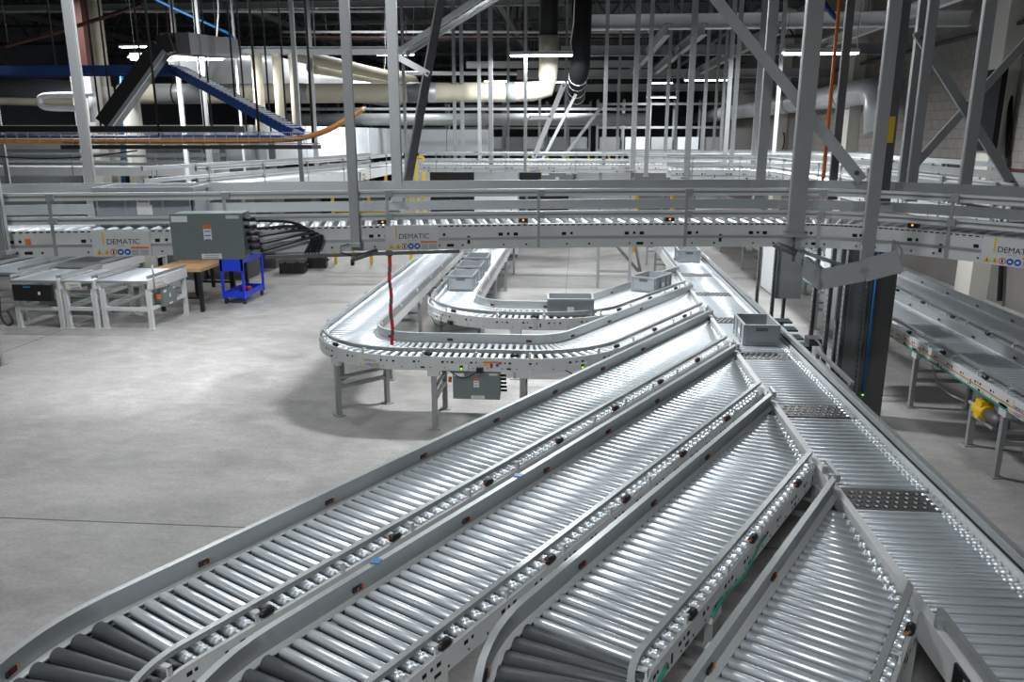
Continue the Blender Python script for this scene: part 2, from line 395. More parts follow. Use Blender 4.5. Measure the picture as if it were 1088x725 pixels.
Z0 = 0.80                      # roller surface of the floor conveyors
FZ0, FZ1 = 0.662, 0.815
def lane(name, label, group, path, s_end, dz=0.0, dark=True, legs=(), pods=True, far=False, clip=None, s_begin=0.0, hole_side=True, box_at=(), z=Z0, skip=(), legside=(True, True)):
    """a powered roller conveyor: left side low flange + guard, right side raised guard bar over the roller ends."""
    p0 = path.P(s_begin, 0, 0); root = thing(name, label, 'conveyor', (p0.x, p0.y, 0), group)
    d = z - Z0; f0, f1 = (FZ0 + (.03 if dark else 0)) + d, FZ1 + d; fl_ = z - .012
    # frames
    mb = MB(); sweep(mb, path, [(-.335, f0), (-.29, f0), (-.29, f0 + .012), (-.323, f0 + .012), (-.323, fl_ - .008), (-.272, fl_ - .008), (-.272, fl_), (-.335, fl_)], s_begin, s_end); mb.build('side_frame', FRAME, root)
    mb = MB(); sweep(mb, path, [(.370, f0), (.33, f0), (.33, f0 + .010), (.362, f0 + .010), (.362, f1 - .016), (.350, f1 - .016), (.350, f1 - .004), (.370, f1 - .004)], s_begin, s_end)
    fr = mb.build('side_frame', FRAME, root)
    if hole_side:
        mb = MB(); e = s_end(.4) if callable(s_end) else s_end
        holes(mb, path, .370, f0, f1, s_begin, e); mb.build('frame_slot', HOLE, fr)['kind'] = 'stuff'
    # guards
    mb = MB(); sweep(mb, path, [(-.335, fl_), (-.312, fl_), (-.300, f1 + .085), (-.335, f1 + .085)], s_begin, s_end); gl = mb.build('guard_rail', RAIL, root)
    mb = MB(); sweep(mb, path, rect(.290, .322, z + .062, z + .088), s_begin, s_end)
    sweep(mb, path, rect(.290, .298, z + .040, z + .062), s_begin, s_end); gr = mb.build('guard_rail', RAIL, root)
    e = min(s_end(-.33), s_end(.33)) if callable(s_end) else s_end
    q = s_begin + .35; i = 0
    while q < e - .05:
        pp, a = path.at(q); mb = MB()
        mb.box(path.P(q, .335, z + .058), (.026, .06, .010), rz=a); mb.box(path.P(q, .360, z + .035), (.026, .010, .055), rz=a)
        mb.build('guard_bracket', FRAME, gr)
        if i % 2 == 0: MB().box(path.P(q + .1, -.343, f1 + .05), (.05, .014, .03), rz=a).build('guard_bracket', FRAME, gl)
        q += .55; i += 1
    # cross members
    q = s_begin + .3
    while q < e - .1:
        MB().bar(path.P(q, -.32, f0 + .03), path.P(q, .360, f0 + .03), .04, .03).build('cross_member', DSTEEL, root); q += .9
    mb = MB(); sweep(mb, path, rect(-.315, .350, f0 + .030, f0 + .034), s_begin, s_end); mb.build('shading_pan', SHADEPAN, root)  # pan under the rollers, added to block light and darken the gaps
    if pods:
        q = s_begin + .25
        while q < e - .15:
            pp, a = path.at(q)
            inst('photo_eye', POD, root, path.P(q, .362, z + .038), a)
            inst('reflector', REFL, root, path.P(q + .12, -.306, f1 + .012), a + pi); q += .9
    add_rollers(root, path, z, s_begin + .05, (max(s_end(-.33), s_end(.33)) if callable(s_end) else s_end) - .03, clip=clip, far=far, curve='dark' if dark else 'grey', skip=skip)
    for q in legs: leg_pair(root, path, q, f0 + .02, left=legside[0], right=legside[1])
    for q in box_at:
        pp, a = path.at(q); bx = MB().box(path.P(q, .386, f0 + .045), (.20, .03, .07), rz=a).build('drive_module', PLATEW, root)
        MB().box(path.P(q + .03, .4025, f0 + .045), (.035, .003, .05), rz=a).build('module_window', BLACK, bx)
        MB().box(path.P(q + .03, .405, f0 + .035), (.02, .003, .02), rz=a).build('module_led', LED, bx)
        mb = MB(); mb.box(path.P(q + .22, .39, f0 + .02), (.07, .05, .05), rz=a)
        mb.tube([path.P(q + .20 - .3 * t, .395, f0 + .02 - .09 * sin(pi * t)) for t in [k / 8 for k in range(9)]], .006, 5); mb.build('cable_loop', BLACK, bx)
    return root

# ================================================================== THE SETTING
fl = MB().box((-6.0, 27, -.05), (32, 74, .1)).build('floor', CONC); struct(fl, 'worn grey concrete warehouse floor')
jm = None
for (x0, y0, x1, y1) in ((-22, 5.64, 9.5, 5.64), (-22, 17.8, 9.5, 17.8), (-8.3, -8, -8.3, 60), (-0.2, 14, -0.2, 60), (7.0, -8, 7.0, 60)):
    MB().bar((x0, y0, .0005), (x1, y1, .0005), .012, .003).build('joint', DSTEEL, fl)
roof = MB()
for k in range(46):
    x = -22 + k * .7; roof.box((x + .17, 27, 7.66), (.34, 74, .04)); roof.box((x + .52, 27, 7.62), (.36, 74, .04))
struct(roof.build('ceiling', ROOF), 'dark ribbed steel roof deck')
WX = 7.9
wr = MB().box((WX + .16, 27, 3.85), (.3, 74, 7.7)).build('wall_right', MORTAR); struct(wr, 'painted concrete block side wall')
# blocks of the right-hand wall, individually where they show largest
bm_ = MB().box((0, 0, 0), (.03, .388, .19)).build('block', BLOCK); BLKME = bm_.data; bpy.data.objects.remove(bm_)
rest = MB(); n = 0
for r in range(38):
    zc = .1 + r * .2 + .0
    for c in range(60):
        y = 8.2 + c * .4 + (r % 2) * .2
        if 1.2 < zc < 6.2 and y < 30:
            if 2.2 < zc < 5.0 and 11.0 < y < 18.6 and n < 296:
                o = bpy.data.objects.new('block', BLKME); COL.objects.link(o); o.parent = wr; o.location = (WX + .004, y, zc); n += 1
            else: rest.box((WX + .004, y, zc), (.03, .388, .19))
ro = rest.build('block_courses', BLOCK, wr); ro['kind'] = 'stuff'
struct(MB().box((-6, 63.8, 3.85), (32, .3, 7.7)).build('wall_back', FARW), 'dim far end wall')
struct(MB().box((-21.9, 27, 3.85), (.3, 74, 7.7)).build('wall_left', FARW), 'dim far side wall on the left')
# wall pilasters
for i, (y, lab) in enumerate(((16.1, 'cream painted wall pilaster behind the black wall panel'), (24.3, 'cream wall pilaster beside the silver wall duct'), (32.5, 'distant cream wall pilaster past the duct'))):
    o = MB().box((WX - .16, y, 3.85), (.34, .62, 7.7)).build('trim_%d' % (i + 1), CREAMC); struct(o, lab)
o = MB().box((WX - .03, 19.0, 2.44), (.05, 30, .09)).build('trim_4', RUST); struct(o, 'rust brown horizontal line of trim on the block wall')

# ================================================================== FLOOR CONVEYORS
C30, S30 = cos(radians(30)), sin(radians(30))
def lane_pt(along, perp): return (along * S30 + perp * C30, along * C30 - perp * S30)
CUTX = 1.700
def cut_end(path):
    p, a = path.at(path.L); xe = p.x
    return lambda o: path.L + (CUTX - xe - sin(a) * o) / cos(a)
LANES = (('first', -3.25, 1.70, 'merging roller lane nearest the open floor, long aluminium guard on its left', (1.2, 3.0, 5.0, 7.0, 9.0)),
         ('second', -2.39, 1.99, 'merging roller lane with the blue tape tab on its left guard', (2.0, 4.0, 6.0)),
         ('third', -1.565, 2.84, 'merging roller lane in the bottom middle with four dark sleeved rollers and a green cable', (2.4, 4.5)),
         ('fourth', -.685, 2.56, 'short merging roller lane at the bottom right, closest to the camera', (.6, 1.6)))
lane_roots = []; lane_paths = []
for nm, perp, a0, lab, legs in LANES:
    P0 = Vector(lane_pt(a0, perp)); Cc = P0 + Vector((C30, -S30)) * .85; st = Cc - Vector((.85, 0))
    pre = 1.2
    path = seg_path((st.x, st.y - pre), 90, [('L', pre), ('A', .85, -30), ('L', 3.0)]) if nm != 'fourth' else seg_path(P0, 60, [('L', 2.0)])
    r = lane('roller_lane', lab, 'merging roller lanes', path, cut_end(path), dark=True, legs=legs, clip=CUTX - .02)
    lane_roots.append(r); lane_paths.append(path)
# coloured tape tabs and cables on the lanes
pa = lane_paths[1]
for q in (pa.L - 1.0, pa.L - 2.32):
    MB().box(pa.P(q, -.318, FZ1 + .089), (.05, .05, .006), rz=pa.at(q)[1] + .4).build('tape_tab', SKYB, lane_roots[1])
pa = lane_paths[2]
MB().tube([pa.P(pa.L - 2.35 + .85 * t, .378 + .012 * sin(pi * t), .70 + .07 * t + .02 * sin(9 * t)) for t in [k / 14 for k in range(15)]], .007, 6).build('green_cable', GREEN, lane_roots[2])
MB().tube([pa.P(pa.L - 3.1 + .2 * t, .378, .68 + .08 * t) for t in [k / 5 for k in range(6)]], .007, 6).build('green_cable', GREEN, lane_roots[2])
pa = lane_paths[3]
MB().tube([unp(961, 594, z=.70), unp(972, 591, z=.705), unp(986, 588, z=.70)], .008, 6).build('yellow_cable', YELLOW, lane_roots[3])

# looping lanes that swing round from the back
def loop_lane(lab, X, Yc, perp, far_y, legs, boxes, plate=False):
    xi = (perp + Yc * S30) / C30
    tl = .85 * tan(radians(30))
    path = seg_path((X, far_y), -90, [('L', far_y - (Yc + .85)), ('A', .85, 90), ('L', xi - tl - (X + .85)), ('A', .85, 60), ('L', 3.0)])
    r = lane('curved_roller_lane', lab, 'curved lanes', path, cut_end(path), dark=False, legs=legs, clip=CUTX - .02, box_at=boxes)
    return r, path
FY = 19.5
l0, p0 = loop_lane('wide curved roller conveyor swinging round in front, with control box hung below', -2.66, 8.32, -4.175, FY,
                   (1.5, 3.6, 5.7, 7.8, 9.8, 11.02, 12.0, 12.93, 15.2), (12.27, 13.36))
lm, pm = loop_lane('inner curved roller conveyor carrying several grey totes', -1.72, 10.20, -5.03, FY,
                   (1.5, 3.6, 5.7, 7.6, 8.9, 9.9, 11.2), (9.0, 10.75))
# nameplate and under-slung control box on the wide curve
q = 11.41; pp, a = p0.at(q); nameplate(l0, p0.P(q, .372, .735), (cos(a), sin(a), 0), .26, .115)
q = 12.13; pp, a = p0.at(q)
b0 = enclosure(l0, p0.P(q + .32, .37, .505), 0.0, .50, .30, .18)
MB().box(p0.P(q + .02, .22, .52), (.03, .05, .05)).build('warning_tab', ORANGE, b0)
# small warning sticker
q = 12.62; pp, a = p0.at(q)
for dq, zz, sz, m in ((0, .765, (.20, .002, .016), ORANGE), (-.07, .735, (.04, .002, .03), YELLOW), (-.01, .735, (.03, .002, .03), RED), (.05, .735, (.03, .002, .03), SIGNB)):
    MB().box(p0.P(q + dq, .373, zz), sz, rz=a).build('sticker', m, l0)

# ---- main merge line
MY0, MY1 = 2.0, 20.0
mp = seg_path((2.05, MY0), 90, [('L', MY1 - MY0)])
mroot = thing('main_merge_conveyor', 'long straight main roller conveyor that all the angled lanes merge onto', 'conveyor', (2.05, MY0, 0))
mb = MB(); sweep(mb, mp, [(-.348, FZ0), (-.305, FZ0), (-.305, .80), (-.300, .80), (-.300, .822), (-.348, .822)], 0, mp.L); mb.build('side_frame', FRAME, mroot)
mb = MB(); sweep(mb, mp, [(.305, .80), (.312, FZ0), (.365, FZ0), (.365, .825), (.305, .825)], 0, mp.L); mb.build('side_frame', FRAME, mroot)
mb = MB(); sweep(mb, mp, [(.318, .826), (.352, .826), (.362, .842), (.362, .902), (.322, .902), (.318, .89)], 0, mp.L); gr = mb.build('guard_rail', RAIL, mroot)
mb = MB(); sweep(mb, mp, rect(.3155, .3175, .835, .852), 0, mp.L); mb.build('guard_groove', HOLE, gr)
q = .6
while q < mp.L: MB().box(mp.P(q, .372, .87), (.05, .02, .04), rz=pi / 2).build('guard_bracket', FRAME, gr); q += 1.05
for y0, y1 in ((MY0, 3.48), (5.00, 5.26), (6.76, 6.92), (8.40, 8.64), (10.12, 10.48), (11.97, 12.19), (13.7, MY1)):
    mb = MB(); sweep(mb, mp, rect(-.318, -.292, .845, .895), y0 - MY0, y1 - MY0)
    for yy in (y0 + .06, y1 - .06): mb.box((2.05 - .33, yy, .845), (.03, .03, .06))
    mb.build('guard_rail', RAIL, mroot)
TY = [4.72 + 1.722 * k for k in range(6)] + [15.06]
skip = [(y - MY0 - .02, y - MY0 + .31) for y in TY]
add_rollers(mroot, mp, Z0, .05, mp.L, left=.290, right=.298, skip=skip)
for k, y in enumerate(TY):
    tp = MB().box((2.03, y + .145, .786), (.53, .30, .012)).build('transfer_plate', PLATE, mroot)
    mb = MB(); hb = MB()
    for i in range(8):
        for j in range(4):
            x = 1.80 + i * .058 + (j % 2) * .029; yy = y + .045 + j * .066
            hb.box((x, yy, .7925), (.038, .032, .0015), rz=.5)
            mb.tube([(x - .006, yy - .003, .788), (x + .006, yy + .003, .788)], .013, 8)
    hb.build('wheel_slot', HOLE, tp)['kind'] = 'stuff'; mb.build('transfer_wheel', ROLL, tp)['kind'] = 'stuff'
    for j in range(4): MB().tube([(2.28 - .01, y + .04 + j * .07, .778), (2.345, y + .04 + j * .07, .778)], .02, 8).build('stub_roller', ROLL, mroot)
mb = MB(); sweep(mb, mp, rect(-.30, .31, .690, .694), 0, mp.L); mb.build('shading_pan', SHADEPAN, mroot)  # dark sheet added here, stands in for shade below the main rollers
q = .4
while q < mp.L: MB().bar(mp.P(q, -.33, .69), mp.P(q, .34, .69), .04, .03).build('cross_member', DSTEEL, mroot); q += .9
for q in (1.0, 3.2, 5.6, 8.0, 10.5, 13.0, 15.5, 17.6): leg_pair(mroot, mp, q, FZ0 + .02, -.33, .335)
mb = MB(); mb.box((1.69, 3.02, .755), (.012, .30, .13), m=BLACK)
for k in range(2): mb.box((1.683, 3.0 + k * .07, .755), (.004, .016, .10), m=STEEL)
mb.build('cable_cover', BLACK, mroot)

# ---- pair of long conveyors by the wall
RP = []
for X, lab, y1 in ((4.24, 'long wall-side roller conveyor nearer the main line, with a green stripe of cable below', 24), (5.12, 'long roller conveyor running closest to the block wall', 24)):
    pth = seg_path((X, y1), -90, [('L', y1 - 2.0)])
    r = lane('wall_side_conveyor', lab, 'wall side conveyors', pth, pth.L, dark=False, legs=(2.0, 5.0, 8.0, 11.0, y1 - 9.12, y1 - 7.16, 19.2, 21.2), far=True)
    RP.append((r, pth))
r1, q1 = RP[0]
mb = MB(); sweep(mb, q1, rect(.372, .376, FZ0 + .006, FZ0 + .022), 2, q1.L - .3); mb.build('green_cable', GREEN, r1)
mb = MB(); sweep(mb, q1, rect(.372, .380, FZ0 + .066, FZ0 + .074), 2, q1.L - .3); mb.build('yellow_cable', ORCAB, r1)
nameplate(r1, q1.P(24 - 9.6, .372, .738), (0, -1, 0), .30, .13)
nameplate(r1, q1.P(24 - 6.9, .372, .738), (0, -1, 0), .30, .13)
gm = thing('gear_motor', 'yellow gear motor under the wall-side conveyor', 'motor', (3.98, 7.72, 0))
mb = MB(); mb.tube([(4.0, 7.62, .45), (4.0, 7.82, .45)], .075, 12, YELLOW); mb.box((4.0, 7.72, .50), (.12, .12, .12), m=YELLOW); mb.tube([(3.93, 7.72, .42), (4.08, 7.72, .42)], .05, 10, YELLOW); mb.build('gearbox', YELLOW, gm)
MB().tube([(4.0, 7.60, .45), (4.0, 7.34, .45)], .062, 12).build('motor_body', DSTEEL, gm)
MB().tube([(4.0, 7.85, .45), (4.0, 8.0, .45)], .02, 8).build('drive_shaft', ROLL, gm)
mb = MB(); mb.box((4.02, 7.95, .23), (.06, .05, .46)); mb.box((4.02, 7.72, .345), (.06, .42, .03)); mb.box((4.02, 7.95, .006), (.12, .12, .012)); mb.build('mount_bracket', STEEL, gm)
mb = MB(); mb.tube([(3.85, 8.6, .66), (3.86, 8.45, .50), (3.9, 8.2, .45), (3.95, 8.0, .45)], .012, 6); mb.build('conduit', GALV, gm)

# ================================================================== TOTES
def tote_meshes():
    L, W, H, t = .60, .40, .235, .012; parts = []
    mb = MB()
    mb.box((0, 0, .006), (L - .04, W - .04, .012))
    mb.box((0, -W / 2 + .018, H / 2), (L - .024, t, H)); mb.box((0, W / 2 - .018, H / 2), (L - .024, t, H))
    mb.box((-L / 2 + .018, 0, H / 2), (t, W - .024, H)); mb.box((L / 2 - .018, 0, H / 2), (t, W - .024, H))
    parts.append(('body', mb, TOTE))
    mb = MB()
    for y in (-1, 1): mb.box((0, y * (W / 2 - .011), H - .012), (L, .022, .024))
    for x in (-1, 1): mb.box((x * (L / 2 - .011), 0, H - .012), (.022, W - .044, .024))
    parts.append(('rim', mb, TOTE))
    mb = MB()
    for y in (-1, 1):
        for x in (-.275, -.11, .11, .275): mb.box((x, y * (W / 2 - .007), H / 2 - .012), (.012, .014, H - .024))
    for x in (-1, 1):
        for y in (-.175, .175): mb.box((x * (L / 2 - .007), y, H / 2 - .012), (.014, .012, H - .024))
    for y in (-1, 1): mb.box((0, y * (W / 2 - .008), .03), (L - .03, .010, .016))
    for x in (-1, 1): mb.box((x * (L / 2 - .008), 0, .03), (.010, W - .03, .016))
    parts.append(('rib', mb, TOTE))
    mb = MB()
    for x in (-1, 1): mb.box((x * (L / 2 - .0105), 0, H - .055), (.004, .13, .036))
    for x in (-1, 1):
        for k in range(9): mb.box((x * (L / 2 - .0025), -.14 + .035 * k, .03), (.002, .018, .010))
    parts.append(('handle_slot', mb, DSTEEL))
    for y in (-1, 1): parts.append(('label_card', MB().box((0, y * (W / 2 - .0105), H / 2 - .02), (.09, .004, .06)), WHITE))
    out = []
    for n_, m_, mt in parts:
        o = m_.build(n_, mt); out.append((n_, o.data)); bpy.data.objects.remove(o)
    return out
TM = tote_meshes()
def tote(label, x, y, z, rz, group='grey totes'):
    r = thing('tote', label, 'tote', (x, y, z), group); r.rotation_euler = (0, 0, rz)
    for n_, me in TM:
        o = bpy.data.objects.new(n_, me); COL.objects.link(o); o.parent = r
    return r
tote('empty grey tote standing on the main merge conveyor in front', 2.06, 9.03, Z0 + .001, pi / 2)
tote('grey tote far back on the main conveyor under the overhead conveyor', 2.06, 15.0, Z0 + .001, pi / 2)
c = unp(606, 326, z=Z0); tote('grey tote set long side on at the bend of the inner curved conveyor', c.x, 10.22, Z0 + .001, .04)
P_, A_ = pm.at(FY - 11.05 + .85 * pi / 2 + .2); 
c = unp(676, 306, z=Z0); k = .5 * c.x + .866 * c.y; x_, y_ = lane_pt(k, -5.02); tote('grey tote on the angled end of the inner curved conveyor', x_, y_, Z0 + .001, radians(60))
tote('nearest grey tote in the queue on the straight of the inner conveyor', -1.72, 11.95, Z0 + .001, pi / 2)
tote('second grey tote in the queue on the inner conveyor', -1.72, 12.85, Z0 + .001, pi / 2)
tote('third grey tote in the queue, half hidden under the overhead conveyor', -1.72, 13.8, Z0 + .001, pi / 2)

# ================================================================== OVERHEAD CONVEYORS
OZ0 = 2.35
def overhead(name, label, path, s0, s1, detail=True, guards=('both'), brackets=1.05, far_rollers=False, group='overhead conveyors', shift=0.0):
    """hung roller conveyor: two slotted frames, twin guard rails each side."""
    c = path.P((s0 + s1) / 2, 0, OZ0); root = thing(name, label, 'conveyor', (c.x, c.y, OZ0), group)
    z0, z1 = OZ0, OZ0 + .155
    for sg in (1, -1):
        pr = [(sg * .36, z0), (sg * .31, z0), (sg * .31, z0 + .012), (sg * .345, z0 + .012), (sg * .345, z1 - .012), (sg * .325, z1 - .012), (sg * .325, z1), (sg * .36, z1)]
        if sg < 0: pr = pr[::-1]
        mb = MB(); sweep(mb, path, pr, s0, s1); fr = mb.build('side_frame', FRAME, root)
        if detail and sg > 0:
            mb = MB(); sweep(mb, path, rect(.3605, .368, z0 + .058, z0 + .075), s0, s1); mb.build('cable_channel', RAIL, fr)
            mb = MB(); holes(mb, path, .36, z0 - .012, z1, s0, s1, .42)
            q = s0 + .02
            while q < s1:
                pp, a = path.at(q); mb.box(path.P(q, .3612, z1 - .008), (.022, .002, .007), rz=a); q += .04
            mb.build('frame_slot', HOLE, fr)['kind'] = 'stuff'
        for k, zz in enumerate((z1 + .035, z1 + .175)):
            mb = MB(); o = sg * .335
            sweep(mb, path, rect(o - .008, o + .008, zz, zz + (.046 if sg > 0 else .066)), s0, s1, RAIL)
            if detail:
                sweep(mb, path, rect(o + sg * .008, o + sg * .020, zz, zz + .016), s0, s1, FRAME); sweep(mb, path, rect(o + sg * .008, o + sg * .020, zz + .030, zz + .046), s0, s1, FRAME)
                if sg < 0: sweep(mb, path, rect(o + .008, o + .012, zz, zz + .05), s0, s1, RAIL)
            g = mb.build('guard_rail', RAIL, root)
        q = s0 + .35 + shift
        while q < s1:
            pp, a = path.at(q); gp = MB().box(path.P(q, sg * .364, z0 + .17), (.018, .008, .33), rz=a).build('guard_post', RAIL, root)
            for zz in (z1 + .058, z1 + .198):
                MB().box(path.P(q + .012, sg * .372, zz), (.045, .02, .04), rz=a).build('clamp', STEEL, gp)
            q += brackets
    q = s0 + .2
    while q < s1: MB().bar(path.P(q, -.34, z0 + .03), path.P(q, .34, z0 + .03), .04, .03).build('cross_member', DSTEEL, root); q += .8
    q = s0 + .04
    while q < s1 - .02:
        pp, a = path.at(q); inst('roller', ROLL_FAR, root, Vector((pp.x, pp.y, z1 - .02)) - Vector((sin(a), -cos(a), 0)) * .035, a - pi / 2); q += .085
    return root
near_px = [(-260, 283), (-120, 277), (33, 273.3), (187, 271.3), (300, 268.6), (437, 265.4), (600, 263), (760, 262), (850, 262.3), (905, 265), (957, 269.6), (1013, 275.8), (1086, 284.5), (1200, 299), (1420, 332)]
npts = [unp(x, y, z=OZ0).xy for x, y in near_px]
tmp = Path(chaikin(npts, 3))
ofp = Path([tmp.P(q, -.36, 0).xy for q in [tmp.L * k / 60 for k in range(61)]])
oroot = overhead('overhead_conveyor', 'overhead roller conveyor with twin guard rails crossing the whole view', ofp, 0, ofp.L, brackets=.98, shift=.28)
def near_s(px):
    """arc length on the front overhead conveyor whose near frame stands at this pixel column"""
    best = None
    for k in range(600):
        q = ofp.L * k / 599; p = ofp.P(q, .36, OZ0); v = p - Vector((0, 0, CAMZ))
        F = -sin(YAW) * v.x + cos(YAW) * v.y; r = cos(YAW) * v.x + sin(YAW) * v.y; d = -v.z
        x = 544 + FPX * r / (F * cos(PITCH) + d * sin(PITCH))
        if best is None or abs(x - px) < best[0]: best = (abs(x - px), q)
    return best[1]
for px in (132.5, 437.5, 1075):
    q = near_s(px); pp, a = ofp.at(q); nameplate(oroot, ofp.P(q, .369, OZ0 + .076), (cos(a), sin(a), 0), .335, .152)
for px in (407, 556, 711, 965):
    q = near_s(px); pp, a = ofp.at(q); e = MB().box(ofp.P(q, .33, OZ0 + .175), (.06, .04, .026), rz=a).build('photo_eye', BLACK, oroot)
    MB().box(ofp.P(q, .351, OZ0 + .178), (.010, .003, .009), rz=a).build('eye_lamp', AMBER, e)
q = near_s(33); pp, a = ofp.at(q); MB().box(ofp.P(q, .364, OZ0 + .095), (.03, .008, .03), rz=a).build('orange_switch', ORANGE, oroot)
# control box on the overhead conveyor
q = near_s(231); pp, a = ofp.at(q); bc = ofp.P(q, .60, OZ0 + .135)
ob = enclosure(oroot, bc, a - .04, .405, .268, .22)
mb = MB(); gx = ofp.P(q + .30, .52, OZ0 + .16)
for k in range(5):
    st = ofp.P(q + .26, .55 - .03 * k, OZ0 + .22 - .05 * k); e = ofp.P(q + .52 + .02 * k, .40, OZ0 + .0)
    mid = ofp.P(q + .50 + .03 * k, .46, OZ0 + .20 - .02 * k); m2 = ofp.P(q + .58 + .015 * k, .42, OZ0 + .10)
    mb.tube(chaikin([st, mid, m2, e], 2), .009, 6)
mb.build('cable_bundle', BLACK, ob)
MB().bar(ofp.P(q + .28, .40, OZ0 - .02), ofp.P(q + 1.5, .39, OZ0 - .01), .02).build('cable_duct', DSTEEL, oroot)
# red warning tape hanging down
mb = MB(); q = near_s(414.5); t0 = ofp.P(q, .37, OZ0 + .0)
for k in range(18):
    z = OZ0 - .62 * k / 18; mb.box((t0.x - .012 + .004 * sin(k), t0.y, z - .017), (.022 if k else .04, .004, .036), rz=.3 * sin(k * .7), m=RED if k % 3 else DSTEEL)
tag(mb.build('warning_tape', RED, None, (t0.x, t0.y, OZ0 - .62)), 'red and black warning tape hanging from the overhead conveyor', 'tape')
# tote riding on the overhead conveyor
q = near_s(150); pp, a = ofp.at(q); tt = tote('grey barcoded tote riding on the overhead conveyor at the left', pp.x, pp.y, OZ0 + .162, a)
mb = MB(); mb.box((0, -.2035, .15), (.075, .003, .042), m=WHITE)
for k in range(12): mb.box((-.03 + k * .0055, -.2055, .155), (.002 + .0015 * (k % 2), .001, .022), m=BLACK)
o = mb.build('barcode_card', WHITE); o.parent = tt

# far overhead conveyors
def F2(px, F): p = unp(px, 200, dist=F); return p.xy
farX = seg_path((-3.2, 16.6), 0, [('L', 9.0)])
overhead('overhead_conveyor', 'far overhead conveyor running straight across behind the hanging posts', farX, 0, farX.L, detail=True, brackets=1.4)
leftY = seg_path((-3.9, 16.4), -90, [('L', 3.0), ('A', 4.0, -8), ('L', 4.2)])
overhead('overhead_conveyor', 'overhead conveyor on the left coming forward above the open floor', leftY, 0, leftY.L, brackets=1.2)
rightY = seg_path((1.55, 14.15), 0, [('L', .9), ('A', 1.0, -90), ('L', 7.1)])
overhead('overhead_conveyor', 'brightly lit overhead conveyor curving round above the main line on the right', rightY, 0, rightY.L, brackets=.9)
rightY2 = seg_path((1.2, 19.6), 0, [('L', 2.4), ('A', 1.2, -90), ('L', 8.0)])
overhead('overhead_conveyor', 'outer overhead conveyor behind the brightly lit one', rightY2, 0, rightY2.L, brackets=1.3)
q = 4.7; 
for X in (-.9, 1.0): nameplate([o for o in COL.objects if o.get('label', '').startswith('far overhead')][0], (X, 16.6 - .369, OZ0 + .076), (1, 0, 0), .335, .152)
nameplate([o for o in COL.objects if o.get('label', '').startswith('overhead conveyor on the left')][0], leftY.P(3.2, -.372, OZ0 + .076), (sin(.0), 1, 0), .335, .152)

# ================================================================== LIGHT FIXTURES
def fixture(label, x, y, z=4.5, rz=0.0, L=1.22, power=1.0, group='fluorescent fixtures'):
    r = thing('fluorescent_fixture', label, 'light', (x, y, z), group); r.rotation_euler = (0, 0, rz)
    def part(n_, mb, m):
        o = mb.build(n_, m); o.parent = r; return o
    mb = MB(); mb.box((0, 0, .065), (L, .10, .05)); mb.add([(-L / 2, -.13, .02), (L / 2, -.13, .02), (L / 2, -.05, .07), (-L / 2, -.05, .07)], [(0, 1, 2, 3)]); mb.add([(-L / 2, .13, .02), (L / 2, .13, .02), (L / 2, .05, .07), (-L / 2, .05, .07)], [(3, 2, 1, 0)])
    part('housing', mb, FIXW)
    for yy in (-.06, .06): part('tube', MB().tube([(-L / 2 + .02, yy, .018), (L / 2 - .02, yy, .018)], .019, 8), TUBE)
    for xx in (-L * .46, L * .46): part('hanger_wire', MB().tube([(xx, 0, .09), (xx, 0, 7.6 - z)], .004, 5), DSTEEL)
    mb = MB(); mb.tube([(L * .48, 0, .08), (L * .46, 0, .25), (L * .5, .02, .6), (L * .55, .02, 7.6 - z)], .011, 6); part('power_cord', mb, FIXW)
    ld = bpy.data.lights.new('tube_light', 'AREA'); ld.shape = 'RECTANGLE'; ld.size = L; ld.size_y = .22; ld.energy = LAMP_W * power; ld.color = (0.95, 0.98, 1.0)
    lo = bpy.data.objects.new('tube_light', ld); COL.objects.link(lo); lo.parent = r; lo.location = (0, 0, -.01)
    return r
def fix_px(label, px, py, F, power=1.0, rz=0.0, L=1.22):
    p = unp(px, py, dist=F); return fixture(label, p.x, p.y, p.z, rz, L, power)
fix_px('bright tube fixture hanging in front of the cream pipe elbow', 575, 60, 16.2, 1.15)
fix_px('bright tube fixture above the right posts before the wall duct', 872, 58, 14.0, 1.2)
fix_px('tube fixture glowing under the black chute hood on the left', 188, 64, 11.0, .6)
fix_px('distant tube fixture low behind the first hanging post', 388, 88, 24, 1.0)
fix_px('distant tube fixture between the thin right-hand posts', 750, 86, 24, 1.0)
fix_px('small distant tube fixture above the far conveyors, right of centre', 703, 104, 34, 1.0)
fix_px('small distant tube fixture beside the black hanging pipe', 597, 88, 28, 1.0)
fix_px('pinkish high tube fixture near the top edge, left of centre', 388, 5, 22, .8, L=2.4)
for lab, x, y, pw in (('tube fixture over the curved lanes, above the frame', -.5, 9.6, 1.45), ('tube fixture over the open floor, above the frame', -5.6, 9.4, .5),
                      ('tube fixture over the near lanes', -2.4, 4.6, .38), ('added fill tube fixture behind the camera over the lanes', -.6, -1.8, 1.5),  # the one behind the camera is added fill for camera-facing sides
                      ('tube fixture over the floor by the left stations', -9.5, 14.6, .6), ('tube fixture far left at the back', -13.0, 24, .25), ('tube fixture far back over the middle aisle', -4.0, 40, 1.0),
                      ('tube fixture far back on the right side', 4.0, 42, 1.0), ('tube fixture high over the back left machinery', -6.0, 27, .45)):
    fixture(lab, x, y, 5.6 if y > 13 else 4.9, 0, 1.22, pw)

